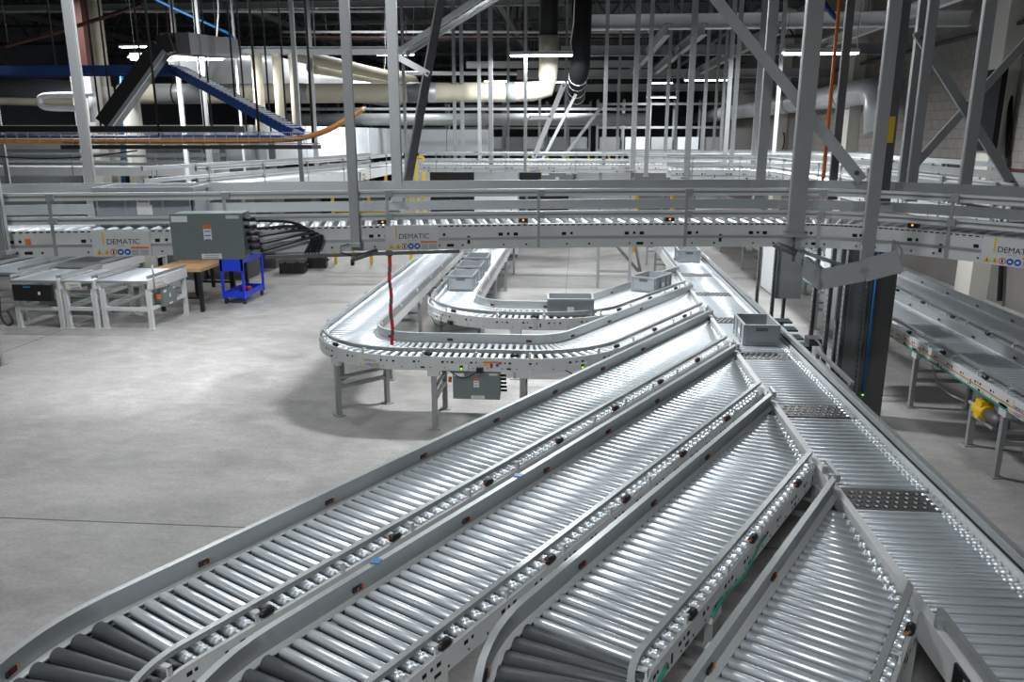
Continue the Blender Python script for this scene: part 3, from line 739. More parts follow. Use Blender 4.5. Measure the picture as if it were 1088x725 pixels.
# ================================================================== HANGING POSTS AND STEELWORK
TOPZ = 7.6
def post(label, px, py, F, wpx, m=STEEL, top=TOPZ, name='hanger_post', group='hanger posts', base=None, cat='post', shape='box'):
    """vertical member whose foot shows at pixel (px, py) at forward distance F"""
    p = unp(px, py, dist=F); w_ = wpx * F / FPX; z0 = p.z if base is None else base
    r = thing(name, label, cat, (p.x, p.y, z0), group); h = top - z0
    mb = MB(); c = Vector((p.x, p.y, 0))
    if shape == 'box':
        w_ *= .86; t = w_ * .14                                    # channel: web and two flanges
        mb.box(c + Vector((0, -w_ * .25, z0 + h / 2)), (w_, t * 1.4, h)); mb.box(c + Vector((-w_ * .43, 0, z0 + h / 2)), (t, w_ * .5, h)); mb.box(c + Vector((w_ * .43, 0, z0 + h / 2)), (t, w_ * .5, h))
    else: mb.tube([c + Vector((0, 0, z0)), c + Vector((0, 0, top))], w_ / 2, 10)
    mb.build('upright', m, r)
    MB().box(c + Vector((0, 0, z0 + .012)), (w_ * 1.25, w_ * 1.25, .024)).build('base_plate', m, r)
    return r, p, w_
# posts carrying the front overhead conveyor
post('wide-set slim grey post hanging in front of the overhead conveyor, left of the nameplate', 378.5, 262, 4.95, 11)
post('grey hanger post cut by the left edge of the picture', 5, 270, 4.62, 14)
r_, p_, w_ = post('broad grey hanger post in front of the overhead conveyor, right of centre', 844, 251, 4.82, 19)
mb = MB(); mb.tube([p_ + Vector((0, 0, 0)), p_ + Vector((0, 0, -.10))], .008, 6); mb.tube([p_ + Vector((-.11, .02, -.05)), p_ + Vector((.015, -.03, -.10))], .022, 10, DSTEEL); mb.tube([p_ + Vector((.0, -.02, -.11)), p_ + Vector((0, -.02, -.15))], .010, 6, DSTEEL); mb.build('tube_scanner', GALV, r_)
r_, p_, w_ = post('tall grey hanger post with the sheet-metal strap at its foot', 919, 288, 4.72, 14)
mb = MB(); A_ = unp(873, 297, dist=4.78); B_ = unp(917, 288, dist=4.70); C_ = unp(957, 277, dist=4.60)
mb.bar(A_, B_, .012, .125); mb.bar(B_, C_, .012, .135); mb.bar(C_, C_ + Vector((.06, .30, .02)), .012, .13); mb.build('metal_strap', GALV, r_)
mb = MB(); mb.bar(A_, A_ + Vector((-.02, .3, .03)), .03, .13); mb.bar(A_ + Vector((.1, .02, .09)), A_ + Vector((.0, .6, .10)), .02); mb.build('strap_return', GALV, r_)
q = near_s(378); p_ = ofp.P(q, .44, OZ0 - .02)
mb = MB(); mb.tube([p_ + Vector((-.03, 0, -.02)), p_ + Vector((.11, .08, .02))], .018, 10, DSTEEL); mb.tube([p_ + Vector((-.03, 0, -.02)), p_ + Vector((-.03, 0, -.06))], .012, 6, BLACK); mb.tube([p_ + Vector((-.03, 0, 0)), p_ + Vector((-.10, 0, .02)), p_ + Vector((-.10, 0, .06)), p_ + Vector((-.04, .05, .07))], .004, 5, BLACK); mb.build('tube_scanner', DSTEEL, oroot)
# posts on its far side
post('grey hanger post behind the overhead conveyor beside the leaning brace', 423, 214, 5.75, 12)
post('grey galvanised post at the far left running behind the cable tray', 101, 228, 5.7, 11)
post('dark slotted strut post with a yellow band on the right', 937, 214, 5.55, 12, DSTEEL)
for p_ in (unp(941, 138, dist=5.52),): tag(MB().box((p_.x, p_.y - .045, p_.z), (.075, .01, .17)).build('yellow_band', YELLOW, None, (p_.x, p_.y, p_.z)), 'yellow sleeve wrapped on the slotted strut post', 'sleeve')
post('bright galvanised post right of the yellow-banded strut', 958, 205, 6.3, 12, GALV)
post('grey post just right of the bright galvanised one', 966, 214, 5.6, 11)
post('rightmost grey hanger post by the dark wall panel', 1022, 216, 5.5, 13)
post('dark grey post standing beside the orange conduit', 883, 212, 6.2, 9, DSTEEL)
post('dark grey post left of the broad hanger post', 806, 212, 6.4, 11)
def brace(label, a, b_, F0, F1, wpx, m=STEEL, name='diagonal_brace', cat='brace'):
    A, B = unp(*a, dist=F0), unp(*b_, dist=F1); w_ = wpx * (F0 + F1) / 2 / FPX
    r = thing(name, label, cat, tuple((A + B) / 2), 'diagonal braces')
    mb = MB(); mb.bar(A, B, w_ * .35, w_); mb.bar(A + Vector((0, .02, 0)), B + Vector((0, .02, 0)), w_ * .8, w_ * .25); mb.build('angle_bar', m, r)
    mb = MB()
    for P_ in (A.lerp(B, .04), A.lerp(B, .96)): mb.tube([P_ + Vector((0, -.03, 0)), P_ + Vector((0, .03, 0))], w_ * .22, 6)
    mb.build('end_bolt', DSTEEL, r)
brace('long grey diagonal brace sloping down across the right-hand posts', (752, -12), (916, 192), 6.1, 5.6, 11)
brace('leaning dark brace left of centre', (470, -10), (431, 205), 6.1, 5.9, 9, DSTEEL)
brace('short white brace between hanger post and leaning brace', (416, 57), (456, 79), 6.0, 6.0, 6, FIXW)
brace('diagonal of the cross bracing on the right falling to the right', (974, 34), (1078, 200), 6.2, 6.2, 9)
brace('diagonal of the cross bracing on the right falling to the left', (1096, 38), (966, 182), 6.25, 6.25, 8)
brace('upper of two parallel grey struts rising to the top edge', (420, 57), (524, -12), 11.5, 9.0, 6)
brace('lower of two parallel grey struts rising to the top edge', (432, 57), (536, -8), 11.5, 9.0, 6)
brace('bright white raking strut under the pipe elbow', (600, 88), (567, 168), 15.2, 15.2, 5, FIXW)
for k, (a, b_) in enumerate((((612, 100), (575, 172)), ((640, 112), (598, 168)))): brace(('thin raking strut behind the bright one', 'thinnest raking strut right of the bright one')[k], a, b_, 18 + k, 18 + k, 3)
brace('short white horizontal tie on the bright strut', (562, 125), (585, 124), 15.2, 15.2, 4, FIXW)
# slim posts hanging from the grid further back
MID = [(672, 182, 16.0, 6), (686, 188, 14.6, 5), (706, 178, 18.5, 4), (716, 178, 20, 3.2), (729, 192, 13.6, 7), (745, 178, 18.0, 4), (757, 172, 20, 3.2), (764, 178, 18.2, 3.6), (769, 186, 14.6, 5), (776, 186, 14.2, 5), (799, 188, 13.6, 6), (820, 186, 15.5, 4.5),
       (641, 183, 16.2, 4.5), (558, 182, 16.2, 3.5), (522, 183, 16.4, 5), (510, 180, 17.0, 4), (484, 178, 17.4, 4), (492, 178, 17.4, 4), (432, 180, 16.8, 3.5), (337, 182, 12.0, 5), (322, 205, 10.0, 5), (202, 205, 11.8, 5), (226, 205, 11.0, 6), (12, 212, 9, 5),
       (655, 178, 20, 3.2), (600, 178, 22, 3), (540, 178, 20, 3), (573, 180, 20, 3)]
NAMES = ['slim post far right of the black pipe', 'pale slim post left of the brightest slim post', 'dim thin post behind the pale slim posts', 'thread-thin post between the slim posts', 'thickest pale slim post right of centre', 'thin post left of the distant right fixture',
         'hair-thin post under the distant right fixture', 'dim thin post right of the distant right fixture', 'left one of a close pair of pale posts', 'right one of a close pair of pale posts', 'brightest white slim post before the wall duct', 'slim post in front of the silver wall duct',
         'single slim post right of the black pipe', 'slim white post under the cream pipe elbow', 'grey post hanging at picture centre left', 'thin post just left of the centre grey post', 'left post of a thin pair under the cream pipe', 'right post of a thin pair under the cream pipe', 'thin post behind the leaning brace',
         'slim post at the end of the cable tray', 'slim grey post carrying the left overhead conveyor', 'thin post under the cable tray, left', 'thicker post under the cable tray', 'short dark post by the left edge',
         'faint thin post in the back, right of the single slim post', 'faint thin post in the back near the black pipe', 'faint thin post in the back under the elbow', 'faint thin post left of the raking struts']
for (px, py, F, wp), nm in zip(MID, NAMES): post(nm, px, py, F, wp, STEEL if wp > 4 else GALV, top=TOPZ, name='slim_hanger_post', group='slim hanger posts')
# support grid beams
def beam(label, A, B, h=.22, w_=.14, m=STEEL):
    A, B = Vector(A), Vector(B); r = thing('steel_beam', label, 'beam', tuple((A + B) / 2), 'support grid beams'); d = Vector((0, 0, 1))
    MB().bar(A + d * h / 2, B + d * h / 2, w_, h * .12).build('top_flange', m, r); MB().bar(A - d * h / 2, B - d * h / 2, w_, h * .12).build('bottom_flange', m, r)
    MB().bar(A, B, w_ * .2, h * .88).build('web', m, r)
    n_ = max(1, int((B - A).length / 3.5))
    for k in range(n_):
        P_ = A.lerp(B, (k + .5) / n_); MB().tube([P_ + d * h / 2, (P_.x, P_.y, 7.6)], .012, 5).build('hanger_rod', DSTEEL, r)
beam('wide pale beam crossing above the right-hand posts', (-.2, 17.6, 5.32), (7.7, 17.6, 5.32), .26, .2, FIXW)
beam('second pale beam crossing behind the first', (-.5, 21.5, 5.15), (7.7, 21.5, 5.15), .22)
beam('third beam crossing further back', (-2, 26.5, 4.95), (7.7, 26.5, 4.95), .24)
beam('fourth beam crossing far at the back', (-2, 33, 4.9), (7.7, 33, 4.9), .24)
for X, lab, y0, y1 in ((1.66, 'dark beam running back above the slim posts, first', 16.5, 27), (2.36, 'dark beam running back above the slim posts, second', 16.5, 27), (3.75, 'dark beam running back above the pale pair of posts', 16.5, 27), (6.1, 'pale beam running back near the block wall', 9.5, 24)):
    beam(lab, (X, y0, 5.05 if X < 5 else 5.3), (X, y1, 5.05 if X < 5 else 5.3), .2, .12, FIXW if X > 5 else STEEL)
beam('grey beam running level at the left above the vertical cream pipes', unp(238, 54, dist=11.6), unp(432, 54, dist=11.6), .09, .1)
beam('long grey beam at the upper left under the roof', (-16, 20, 6.1), (-.4, 20, 6.1), .14, .1)
beam('slim grey beam behind the tube fixture', (-3.2, 23.5, 5.0), (2.0, 23.5, 5.0), .16, .1)
# roof trusses
for k, Y in enumerate((21.0, 25.0, 29.5, 34.5, 40, 46, 53)):
    r = thing('roof_truss', ('nearest', 'second', 'third', 'fourth', 'fifth', 'sixth', 'farthest')[k] + ' dark open-web truss under the roof, counted from the camera', 'truss', (-6, Y, 6.3), 'roof trusses')
    MB().bar((-21.7, Y, 7.5), (7.7, Y, 7.5), .12, .1).build('top_chord', JOIST, r); MB().bar((-21.7, Y, 6.35), (7.7, Y, 6.35), .12, .1).build('bottom_chord', JOIST, r)
    mb = MB(); x = -21.6; up = True
    while x < 7.2: mb.bar((x, Y, 6.4 if up else 7.45), (x + .8, Y, 7.45 if up else 6.4), .05); x += .8; up = not up
    o = mb.build('web', JOIST, r); o['kind'] = 'stuff'
for k, X in enumerate((-15, -8.5, -2, 4.5)):
    r = thing('roof_girder', ('far left', 'left', 'middle', 'right')[k] + ' dark lattice girder running back under the roof', 'girder', (X, 30, 6.0), 'roof girders')
    MB().bar((X, 15, 7.3), (X, 60, 7.3), .14, .12).build('top_chord', JOIST, r); MB().bar((X, 15, 6.2), (X, 60, 6.2), .14, .12).build('bottom_chord', JOIST, r)
    mb = MB(); y = 15; up = True
    while y < 59: mb.bar((X, y, 6.25 if up else 7.25), (X, y + 1.1, 7.25 if up else 6.25), .06); y += 1.1; up = not up
    o = mb.build('web', JOIST, r); o['kind'] = 'stuff'

# ================================================================== PIPES, DUCTS, TRAYS
def pipe(label, pts, r, m, name='pipe', cat='pipe', bands=(), bandm=GALV, smooth=2, straps=(), group='pipes'):
    P_ = [Vector(p) for p in pts]; path = chaikin(P_, smooth) if len(P_) > 2 and smooth else P_
    root = thing(name, label, cat, tuple(P_[0]), group); MB().tube(path, r, 14, m).build('pipe_run', m, root)
    for (a, b_, t0, t1, mm) in bands:
        A, B = P_[a], P_[b_]; MB().tube([A.lerp(B, t0), A.lerp(B, t1)], r * 1.03, 14).build('band', mm, root)
    for (a, b_, t) in straps:
        A, B = P_[a], P_[b_]; c = A.lerp(B, t); mb = MB(); mb.tube([A.lerp(B, t - .004), A.lerp(B, t + .004)], r * 1.06, 14); mb.tube([c + Vector((0, 0, r)), (c.x, c.y, 7.6)], .012, 5); mb.build('hanger_strap', RUST, root)
    if not straps and abs(P_[0].z - P_[-1].z) < .5 * (P_[0] - P_[-1]).length and r < .4:
        for t in (.12, .88):
            c = path[int(t * (len(path) - 1))] if len(path) > 2 else P_[0].lerp(P_[-1], t)
            MB().tube([c, (c.x, c.y, 7.6)], .007, 5).build('hanger_rod', DSTEEL, root)
    return root
def px3(x, y, F): return unp(x, y, dist=F)
pipe('large cream lagged pipe running level and turning up at the centre', [px3(128, 100, 17.5), px3(350, 99, 17.5), px3(540, 98, 17.5), px3(566, 97, 17.5), px3(580, 94, 17.5), px3(582, 82, 17.5), px3(583, 70, 17.5), px3(583, 38, 17.5)], .20, CREAM, smooth=0,
     bands=((0, 1, .18, .42, GALV), (0, 1, .82, .9, GALV), (1, 2, .44, .60, GALV), (2, 3, -.1, .3, GALV)), straps=((0, 1, .26), (0, 1, .41), (0, 1, .92), (1, 2, .55), (2, 3, .6)))
a_ = px3(583, 38, 17.5); pipe('black lagged riser above the cream pipe elbow', [a_, (a_.x, a_.y, 7.6)], .19, PIPEBLK)
a_ = px3(617, 66, 17.0); pipe('thick black ribbed pipe dropping from the roof right of the elbow', [(a_.x, a_.y, 7.6), a_, px3(615, 78, 17.2), px3(613, 90, 18.2), px3(612, 104, 19.5)], .20, PIPEBLK, smooth=1,
     bands=((2, 3, .2, .24, FIXW), (2, 3, .7, .74, FIXW), (3, 4, .3, .34, FIXW), (3, 4, .8, .84, FIXW)))
pipe('big silver duct running back on the left behind the cream pipes', [px3(200, 62, 17), px3(250, 72, 19), px3(350, 89, 26), px3(420, 104, 40)], .45, FOIL, 'duct', 'duct', smooth=1)
for k, (x, wp) in enumerate(((277, 11), (298, 9), (315, 9))):
    A = px3(x - 4, 57, 11.6); B = px3(x + 1, 139, 11.6); pipe(('left', 'middle', 'right')[k] + ' of the three upright cream pipes above the cable tray', [(B.x, B.y, A.z), B], wp * 11.6 / FPX / 2, CREAM, group='upright pipes')
wz = unp(900, 100, X=7.3)
pipe('silver jacketed duct along the block wall with an elbow turning down', [(7.3, 58, unp(915, 98, X=7.3).z), unp(915, 98, X=7.3), unp(926, 97, X=7.3), unp(933, 104, X=7.3), unp(933, 112, X=7.3), unp(933, 143, X=7.3)], .33, FOIL, 'duct', 'duct', smooth=0, bands=((0, 1, .90, .903, GALV), (0, 1, .96, .963, GALV), (0, 1, .8, .805, GALV)))
for k in range(3):
    pass
pipe('white looped pipe at the upper left', [px3(100, 101, 15), px3(52, 101, 15), px3(42, 103, 15), px3(42, 112, 15), px3(52, 115, 15), px3(84, 115, 15), px3(90, 122, 15)], .055, FIXW)
pipe('white vertical pipe stub beside the first column', [px3(98, 103, 15), px3(101, 130, 15)], .075, FIXW, smooth=0)
pipe('cream pipe at the far upper left', [px3(-20, 107, 19), px3(60, 109, 19), px3(110, 108, 19)], .085, CREAM)
pipe('grey duct at the far upper left behind the cream pipe', [px3(-20, 92, 22), px3(110, 100, 22)], .28, GALV, smooth=0)
pipe('rust coloured sprinkler pipe rising under the roof at the left', [px3(5, 49, 13), px3(70, 32, 13), px3(150, 5, 13)], .03, RUST)
pipe('pale blue pipe crossing under the roof', [px3(150, -8, 11), px3(200, 16, 11), px3(254, 40, 11), px3(230, 41, 11.2)], .016, SKYB, smooth=1)
pipe('cream curved branch pipes behind the first hanging post', [px3(310, 58, 19), px3(350, 66, 20), px3(400, 78, 22), px3(440, 86, 24)], .14, CREAM)
pipe('second cream branch pipe below the first', [px3(330, 72, 20), px3(380, 80, 22), px3(440, 92, 25)], .13, CREAM)
for k, (y, F, rr, m) in enumerate(((34, 24, .035, FIXW), (41, 24, .03, RUST), (40, 27, .05, FIXW), (12, 19, .03, FIXW), (78, 27, .06, FIXW), (127, 28, .2, GALV), (116, 30, .05, FIXW))):
    pipe(('thin white conduit crossing under the trusses', 'thin rust conduit crossing under the trusses', 'second white conduit crossing under the trusses', 'white conduit near the top edge', 'pale pipe crossing behind the elbow', 'large dull duct crossing far back', 'thin pale conduit above the far racks')[k], [px3(300 if k not in (3,) else -10, y, F), px3(690 if k != 3 else 420, y, F)], rr, m, smooth=0, group='conduits')
pipe('orange and white conduit rising beside the dark post', [px3(872, 214, 6.1), px3(893, -10, 6.1)], .012, ORANGE, smooth=0)
pipe('white conduit strapped to the orange one', [px3(875.5, 190, 6.12), px3(885, 90, 6.12)], .009, WHITE, smooth=0)
pipe('dark blue cable crossing near the top at the right', [px3(866, -6, 7), px3(889, 20, 7)], .02, BLUECAB, smooth=0)
# rectangular white duct
BD0, BD1 = 2.42, 3.32
bd = thing('box_duct', 'large pale rectangular enclosure running behind the cable tray', 'duct', (-12, 20, BD0))
pl = [Vector((-21.5, 19.6)), Vector((-7.9, 19.6)), Vector((-7.0, 26.0)), Vector((-7.0, 33.0)), Vector((-3.6, 33.0))]
for i, (A, B) in enumerate(zip(pl, pl[1:])):
    n_ = max(1, round((B - A).length / 2.2))
    for k in range(n_):
        a_, b_ = A.lerp(B, k / n_ + .003), A.lerp(B, (k + 1) / n_ - .003)
        MB().bar((a_.x, a_.y, (BD0 + BD1) / 2), (b_.x, b_.y, (BD0 + BD1) / 2), .5, BD1 - BD0).build('panel', DUCTW, bd)
    MB().bar((A.x, A.y - .28, BD0 - .02), (B.x, B.y - .28, BD0 - .02), .05, .03).build('yellow_edge', YELLOW if i == 1 else GALV, bd)
for k, (x, y) in enumerate(((220, 172), (238, 172), (290, 172))):
    p_ = px3(x, y, 19.0); MB().box(p_ + Vector((0, 0, .18)), (.14, .06, .75)).build('bracket', GALV, bd)
# wire cable tray with orange and blue cables
TF = 7.6; ta, tb = px3(-40, 150, TF), px3(336, 150, TF); tz = 2.985
tr = thing('cable_tray', 'wire mesh cable tray with orange and blue cables across the upper left', 'cable tray', ((ta.x + tb.x) / 2, (ta.y + tb.y) / 2, tz))
A, B = Vector((ta.x, ta.y, tz)), Vector((tb.x, tb.y, tz)); dv = (B - A).normalized(); nv = Vector((dv.y, -dv.x, 0))
up_ = Vector((0, 0, 1)); END = B + dv * .35 + up_ * .32 - nv * .5
mb = MB()
for o, zz in ((.15, .0), (.15, .05), (.15, .10), (.05, 0), (-.05, 0), (-.15, 0), (-.15, .10)): mb.bar(A + nv * o + up_ * zz, B + nv * o + up_ * zz, .006)
k = 0
L_ = (B - A).length
while k * .1 < L_:
    c = A + dv * (k * .1); mb.bar(c - nv * .15, c + nv * .15, .005); mb.bar(c + nv * .15, c + nv * .15 + up_ * .10, .005); mb.bar(c - nv * .15, c - nv * .15 + up_ * .10, .005); k += 1
o = mb.build('wire_mesh', STEEL, tr); o['kind'] = 'stuff'
for k in range(4): MB().tube(chaikin([A + nv * (.12 - .03 * k) + up_ * .025, B - dv * .6 + nv * (.12 - .03 * k) + up_ * .025, B + nv * (.11 - .03 * k) + up_ * .04, END + nv * (.05 - .03 * k)], 3), .022, 6).build('orange_cable', ORCAB, tr)
for k in range(5): MB().tube([A + nv * (.0 - .03 * k) + up_ * (.05 + .012 * (k % 2)), B - dv * .3 + nv * (.0 - .03 * k) + up_ * .06], .018, 6).build('blue_cable', BLUECAB, tr)
for k in range(4): MB().tube(chaikin([B - dv * .5 + nv * (-.02 - .03 * k) + up_ * .05, B + nv * (-.02 - .03 * k) + up_ * .06, END + nv * (-.08 - .03 * k) + up_ * .02], 2), .014, 6).build('grey_cable', GALV, tr)
MB().bar(A + dv * 1.0 - up_ * .03, B - up_ * .03, .36, .035).build('support_channel', BLACK, tr)
MB().bar(A - nv * .3 + up_ * .13, B - dv * .8 - nv * .3 + up_ * .13, .30, .06).build('cable_cover', BLACK, tr)
mb = MB(); mb.tube([A + dv * t + nv * .2 + up_ * (-.06 - .07 * sin(pi * min(1, max(0, (t - .0) / 1.7)))) for t in [.1 * j for j in range(18)]], .007, 5); mb.build('sagging_cable', BLACK, tr)
for px in (170, 276, 333):
    p_ = px3(px, 152, TF); MB().tube([p_, (p_.x, p_.y, 7.6)], .012, 6).build('hanger_rod', BLACK, tr)
# inclined black chute with grey hood
ch = thing('inclined_chute', 'black inclined cable chute rising to a grey hood at the upper left', 'chute', tuple(px3(112, 131, 8.4)))
c0, c1, c2, c3 = px3(113, 132, 8.4), px3(172, 50, 8.4), px3(186, 46, 8.4), px3(240, 52, 9.6)
MB().bar(c0, c1, .16, .17).build('chute_body', BLACK, ch)
MB().bar(c0 + Vector((.07, -.09, -.045)), c1 + Vector((.07, -.09, -.045)), .02, .04).build('chute_edge', RAIL, ch)
MB().bar(c1, c2, .2, .17).build('chute_knee', BLACK, ch); MB().bar(c2, c3, .30, .20).build('hood', DSTEEL, ch)
for p_ in (c0.lerp(c1, .1), c2): MB().tube([p_, (p_.x, p_.y, 7.6)], .010, 5).build('hanger_rod', BLACK, ch)
# blue cable ladder
bl = thing('cable_ladder', 'blue cable ladder running level then sloping down to the tray', 'cable tray', tuple(px3(180, 74, 9.2)))
b0_, b1_, b2_ = px3(-20, 75, 9.2), px3(185, 74, 9.2), px3(312, 142, 8.2)
for k in range(6):
    of = Vector((0, .05 * k, 0)); MB().tube([b0_ + of, b1_ + of, b2_ + of], .018, 6).build('blue_cable', BLUECAB, bl)
for s_ in (-.05, .30):
    mb = MB(); mb.bar(b0_ + Vector((0, s_, 0)), b1_ + Vector((0, s_, 0)), .02, .09); mb.bar(b1_ + Vector((0, s_, 0)), b2_ + Vector((0, s_, 0)), .02, .09); mb.build('side_rail', BLUECAB, bl)
mb = MB()
for k in range(30): c = b1_.lerp(b2_, k / 30); mb.bar(c + Vector((0, -.07, .045)), c + Vector((0, .3, .045)), .012)
o = mb.build('rung', GALV, bl); o['kind'] = 'stuff'
for px, py, F in ((60, 74, 9.2), (150, 74, 9.2), (250, 108, 8.7)):
    p_ = px3(px, py, F); MB().tube([p_, (p_.x, p_.y, 7.6)], .010, 5).build('hanger_rod', BLACK, bl)
# thin black suspension rods
for k, (px, y0, F) in enumerate(((89, 140, 8.0), (108, 140, 8.0), (218, 140, 9), (226, 140, 9), (262, 140, 9), (288, 140, 9), (305, 140, 9))):
    p_ = px3(px, y0, F); r = MB().tube([p_, (p_.x, p_.y, 7.6)], .010, 5).build('suspension_rod', BLACK, None, tuple(p_)); tag(r, ('first', 'second', 'third', 'fourth', 'fifth', 'sixth', 'seventh')[k] + ' thin black suspension rod at the upper left, counted from the left edge', 'rod', 'thin suspension rods')
# columns
def column(label, px, F, wpx, split_y, mlow=CREAMC, mup=RUST, rnd=False):
    p_ = px3(px, 190, F); w_ = wpx * F / FPX; zs = px3(px, split_y, F).z
    r = thing('building_column', label, 'column', (p_.x, p_.y, 0), 'building columns')
    if rnd: MB().tube([(p_.x, p_.y, 0), (p_.x, p_.y, zs)], w_ / 2, 16).build('shaft', mlow, r); MB().tube([(p_.x, p_.y, zs), (p_.x, p_.y, zs + .12)], w_ * .58, 16).build('collar', mlow, r)
    else:
        MB().box((p_.x, p_.y, zs / 2), (w_, w_ * .8, zs)).build('shaft', mlow, r); MB().box((p_.x, p_.y, (zs + 7.6) / 2), (w_ * .8, w_ * .6, 7.6 - zs)).build('upper_shaft', mup, r)
        MB().box((p_.x, p_.y, .15), (w_ * 1.2, w_, .3)).build('plinth', mlow, r)
column('cream square building column with a red-brown upper half', 104, 16.5, 21, 78)
column('narrower cream column right beside the square one', 122, 17.2, 14, 92, CREAMC, CREAM)
column('round cream column on the left', 148, 15.5, 18, 108, rnd=True)
pipe('blue downpipe on the narrow cream column', [px3(131, 212, 15.8), px3(129, 80, 15.8)], .035, SKYB, smooth=0)

# ================================================================== LEFT WORK CELLS
def frame_legs(root, xs, ys, ztop, w_=.07, m=FRAME, rail=.33):
    for x in xs:
        for y in ys:
            lg = MB().box((x, y, ztop / 2), (w_, .06, ztop)).build('leg', m, root); MB().box((x, y, .006), (w_ * 1.5, .1, .012)).build('foot_plate', m, lg)
    if rail:
        for y in ys: MB().bar((xs[0], y, rail), (xs[-1], y, rail), .045, .06).build('cross_rail', m, root)
        for x in xs: MB().bar((x, ys[0], rail), (x, ys[-1], rail), .04, .05).build('side_rail', m, root)
def deck_unit(label, x0, x1, y0, y1, z=.80, plate=True, belt=False, group='left conveyor units'):
    r = thing('conveyor_unit', label, 'conveyor', ((x0 + x1) / 2, (y0 + y1) / 2, 0), group)
    for x in (x0, x1): MB().bar((x, y0, z - .07), (x, y1, z - .07), .04, .15).build('side_frame', FRAME, r); MB().bar((x, y0, z + .06), (x, y1, z + .06), .03, .05).build('guard_rail', RAIL, r)
    MB().bar((x0, y0, z - .02), (x1, y0, z - .02), .035, .04).build('end_rail', RAIL, r)
    if belt: MB().box(((x0 + x1) / 2, (y0 + y1) / 2, z - .01), (x1 - x0 - .06, y1 - y0 - .04, .03)).build('belt', BELT, r)
    else:
        y = y0 + .06; sx = (x1 - x0 - .06) / .615
        while y < y1: inst('roller', ROLL_FAR, r, ((x0 + x1) / 2 - .0375 * sx, y, z - RR), 0, sx); y += .08
    frame_legs(r, (x0 + .03, x1 - .03), (y0 + .04, y1 - .06), z - .14)
    return r
uA = deck_unit('white roller table at the right of the left-hand work cell', -7.68, -6.84, 12.08, 13.35)
uB = deck_unit('narrow middle roller table of the left-hand work cell with a nameplate', -8.28, -7.74, 12.04, 13.2)
uC = deck_unit('left-hand work cell table with a black drive cover underneath', -9.12, -8.32, 12.02, 13.2, belt=False)
deck_unit('dark belt table running back behind the left-hand work cell', -9.3, -8.35, 13.3, 15.6, .84, belt=True)
deck_unit('white roller table at the far left edge of the work cell', -10.2, -9.38, 12.6, 14.6, .82)
nameplate(uB, (-8.06, 12.02, .72), (1, 0, 0), .26, .12); nameplate(uA, (-6.80, 12.35, .72), (.2, 1, 0), .34, .14)
mb = MB(); mb.box((-8.74, 11.99, .60), (.66, .05, .26), m=BLACK); mb.box((-8.82, 11.96, .70), (.12, .004, .03), m=SKYB); mb.box((-8.62, 11.96, .60), (.04, .004, .05), m=WHITE); mb.build('drive_cover', BLACK, uC)
mb = MB(); mb.box((-8.66, 12.35, .40), (.35, .2, .10), m=GALV); mb.tube([(-8.75, 12.4, .3), (-8.4, 12.4, .3)], .08, 10, DSTEEL); mb.build('drive_motor', DSTEEL, uC)
b_ = enclosure(uA, (-6.78, 12.62, .46), pi / 2, .42, .28, .16)
MB().box((-6.82, 12.32, .50), (.05, .05, .07)).build('orange_switch', ORANGE, uA)
mb = MB(); mb.tube([(-6.80, 12.2, .6), (-6.80, 12.2, 1.05)], .015, 6); mb.build('sensor_stalk', GALV, uA)
mb = MB(); mb.tube(chaikin([Vector((-9.3, 11.95, .55)), Vector((-9.32, 11.92, .2)), Vector((-9.2, 11.9, .05)), Vector((-9.1, 11.93, .12)), Vector((-9.2, 11.95, .3))], 2), .018, 6); mb.build('cable_loop', BLACK, uC)
lp = MB(); lp.box((-9.42, 11.7, .55), (.07, .06, 1.1)); lp.box((-9.42, 11.7, .01), (.16, .16, .02)); lp.box((-9.42, 11.72, 1.0), (.04, .1, .12))
tag(lp.build('guide_post', STEEL, None, (-9.42, 11.7, 0)), 'grey floor-standing guide post at the far left edge', 'post')
p_ = unp(3, 388, z=0)
lp = MB(); lp.box((p_.x - .02, p_.y, .35), (.05, .05, .7)); lp.box((p_.x - .02, p_.y, .005), (.12, .12, .01)); lp.box((p_.x - .02, p_.y, .68), (.10, .10, .04))
tag(lp.build('stand_leg', STEEL, None, (p_.x, p_.y, 0)), 'pale stand leg cut by the left edge over the open floor', 'stand')
# wooden benches
def bench(label, x0, x1, y0, y1, z, m=WOOD):
    r = thing('work_bench', label, 'bench', ((x0 + x1) / 2, (y0 + y1) / 2, 0), 'work benches')
    n_ = 4
    for k in range(n_):
        xa = x0 + (x1 - x0) * k / n_; MB().box((xa + (x1 - x0) / n_ / 2, (y0 + y1) / 2, z - .03), ((x1 - x0) / n_ - .004, y1 - y0, .06)).build('plank', m, r)
    for x in (x0 + .06, x1 - .06):
        for y in (y0 + .06, y1 - .06): MB().box((x, y, (z - .06) / 2), (.06, .06, z - .06)).build('leg', BLACK, r)
    MB().bar((x0 + .06, y0 + .06, .25), (x1 - .06, y0 + .06, .25), .04).build('stretcher', BLACK, r)
bench('wood-topped black bench beside the blue cart', -7.45, -6.60, 13.42, 14.9, .79)
bench('second wood-topped bench further back', -7.6, -6.75, 15.05, 15.9, .79)
bx = MB(); bx.box((-7.15, 14.3, .86), (.36, .5, .14)); bx.box((-7.15, 14.05, .934), (.34, .02, .008)); bx.box((-7.15, 14.3, .934), (.34, .46, .008))
tag(bx.build('carton', WOOD, None, (-7.15, 14.3, .79)), 'brown carton on the wood-topped bench', 'box')
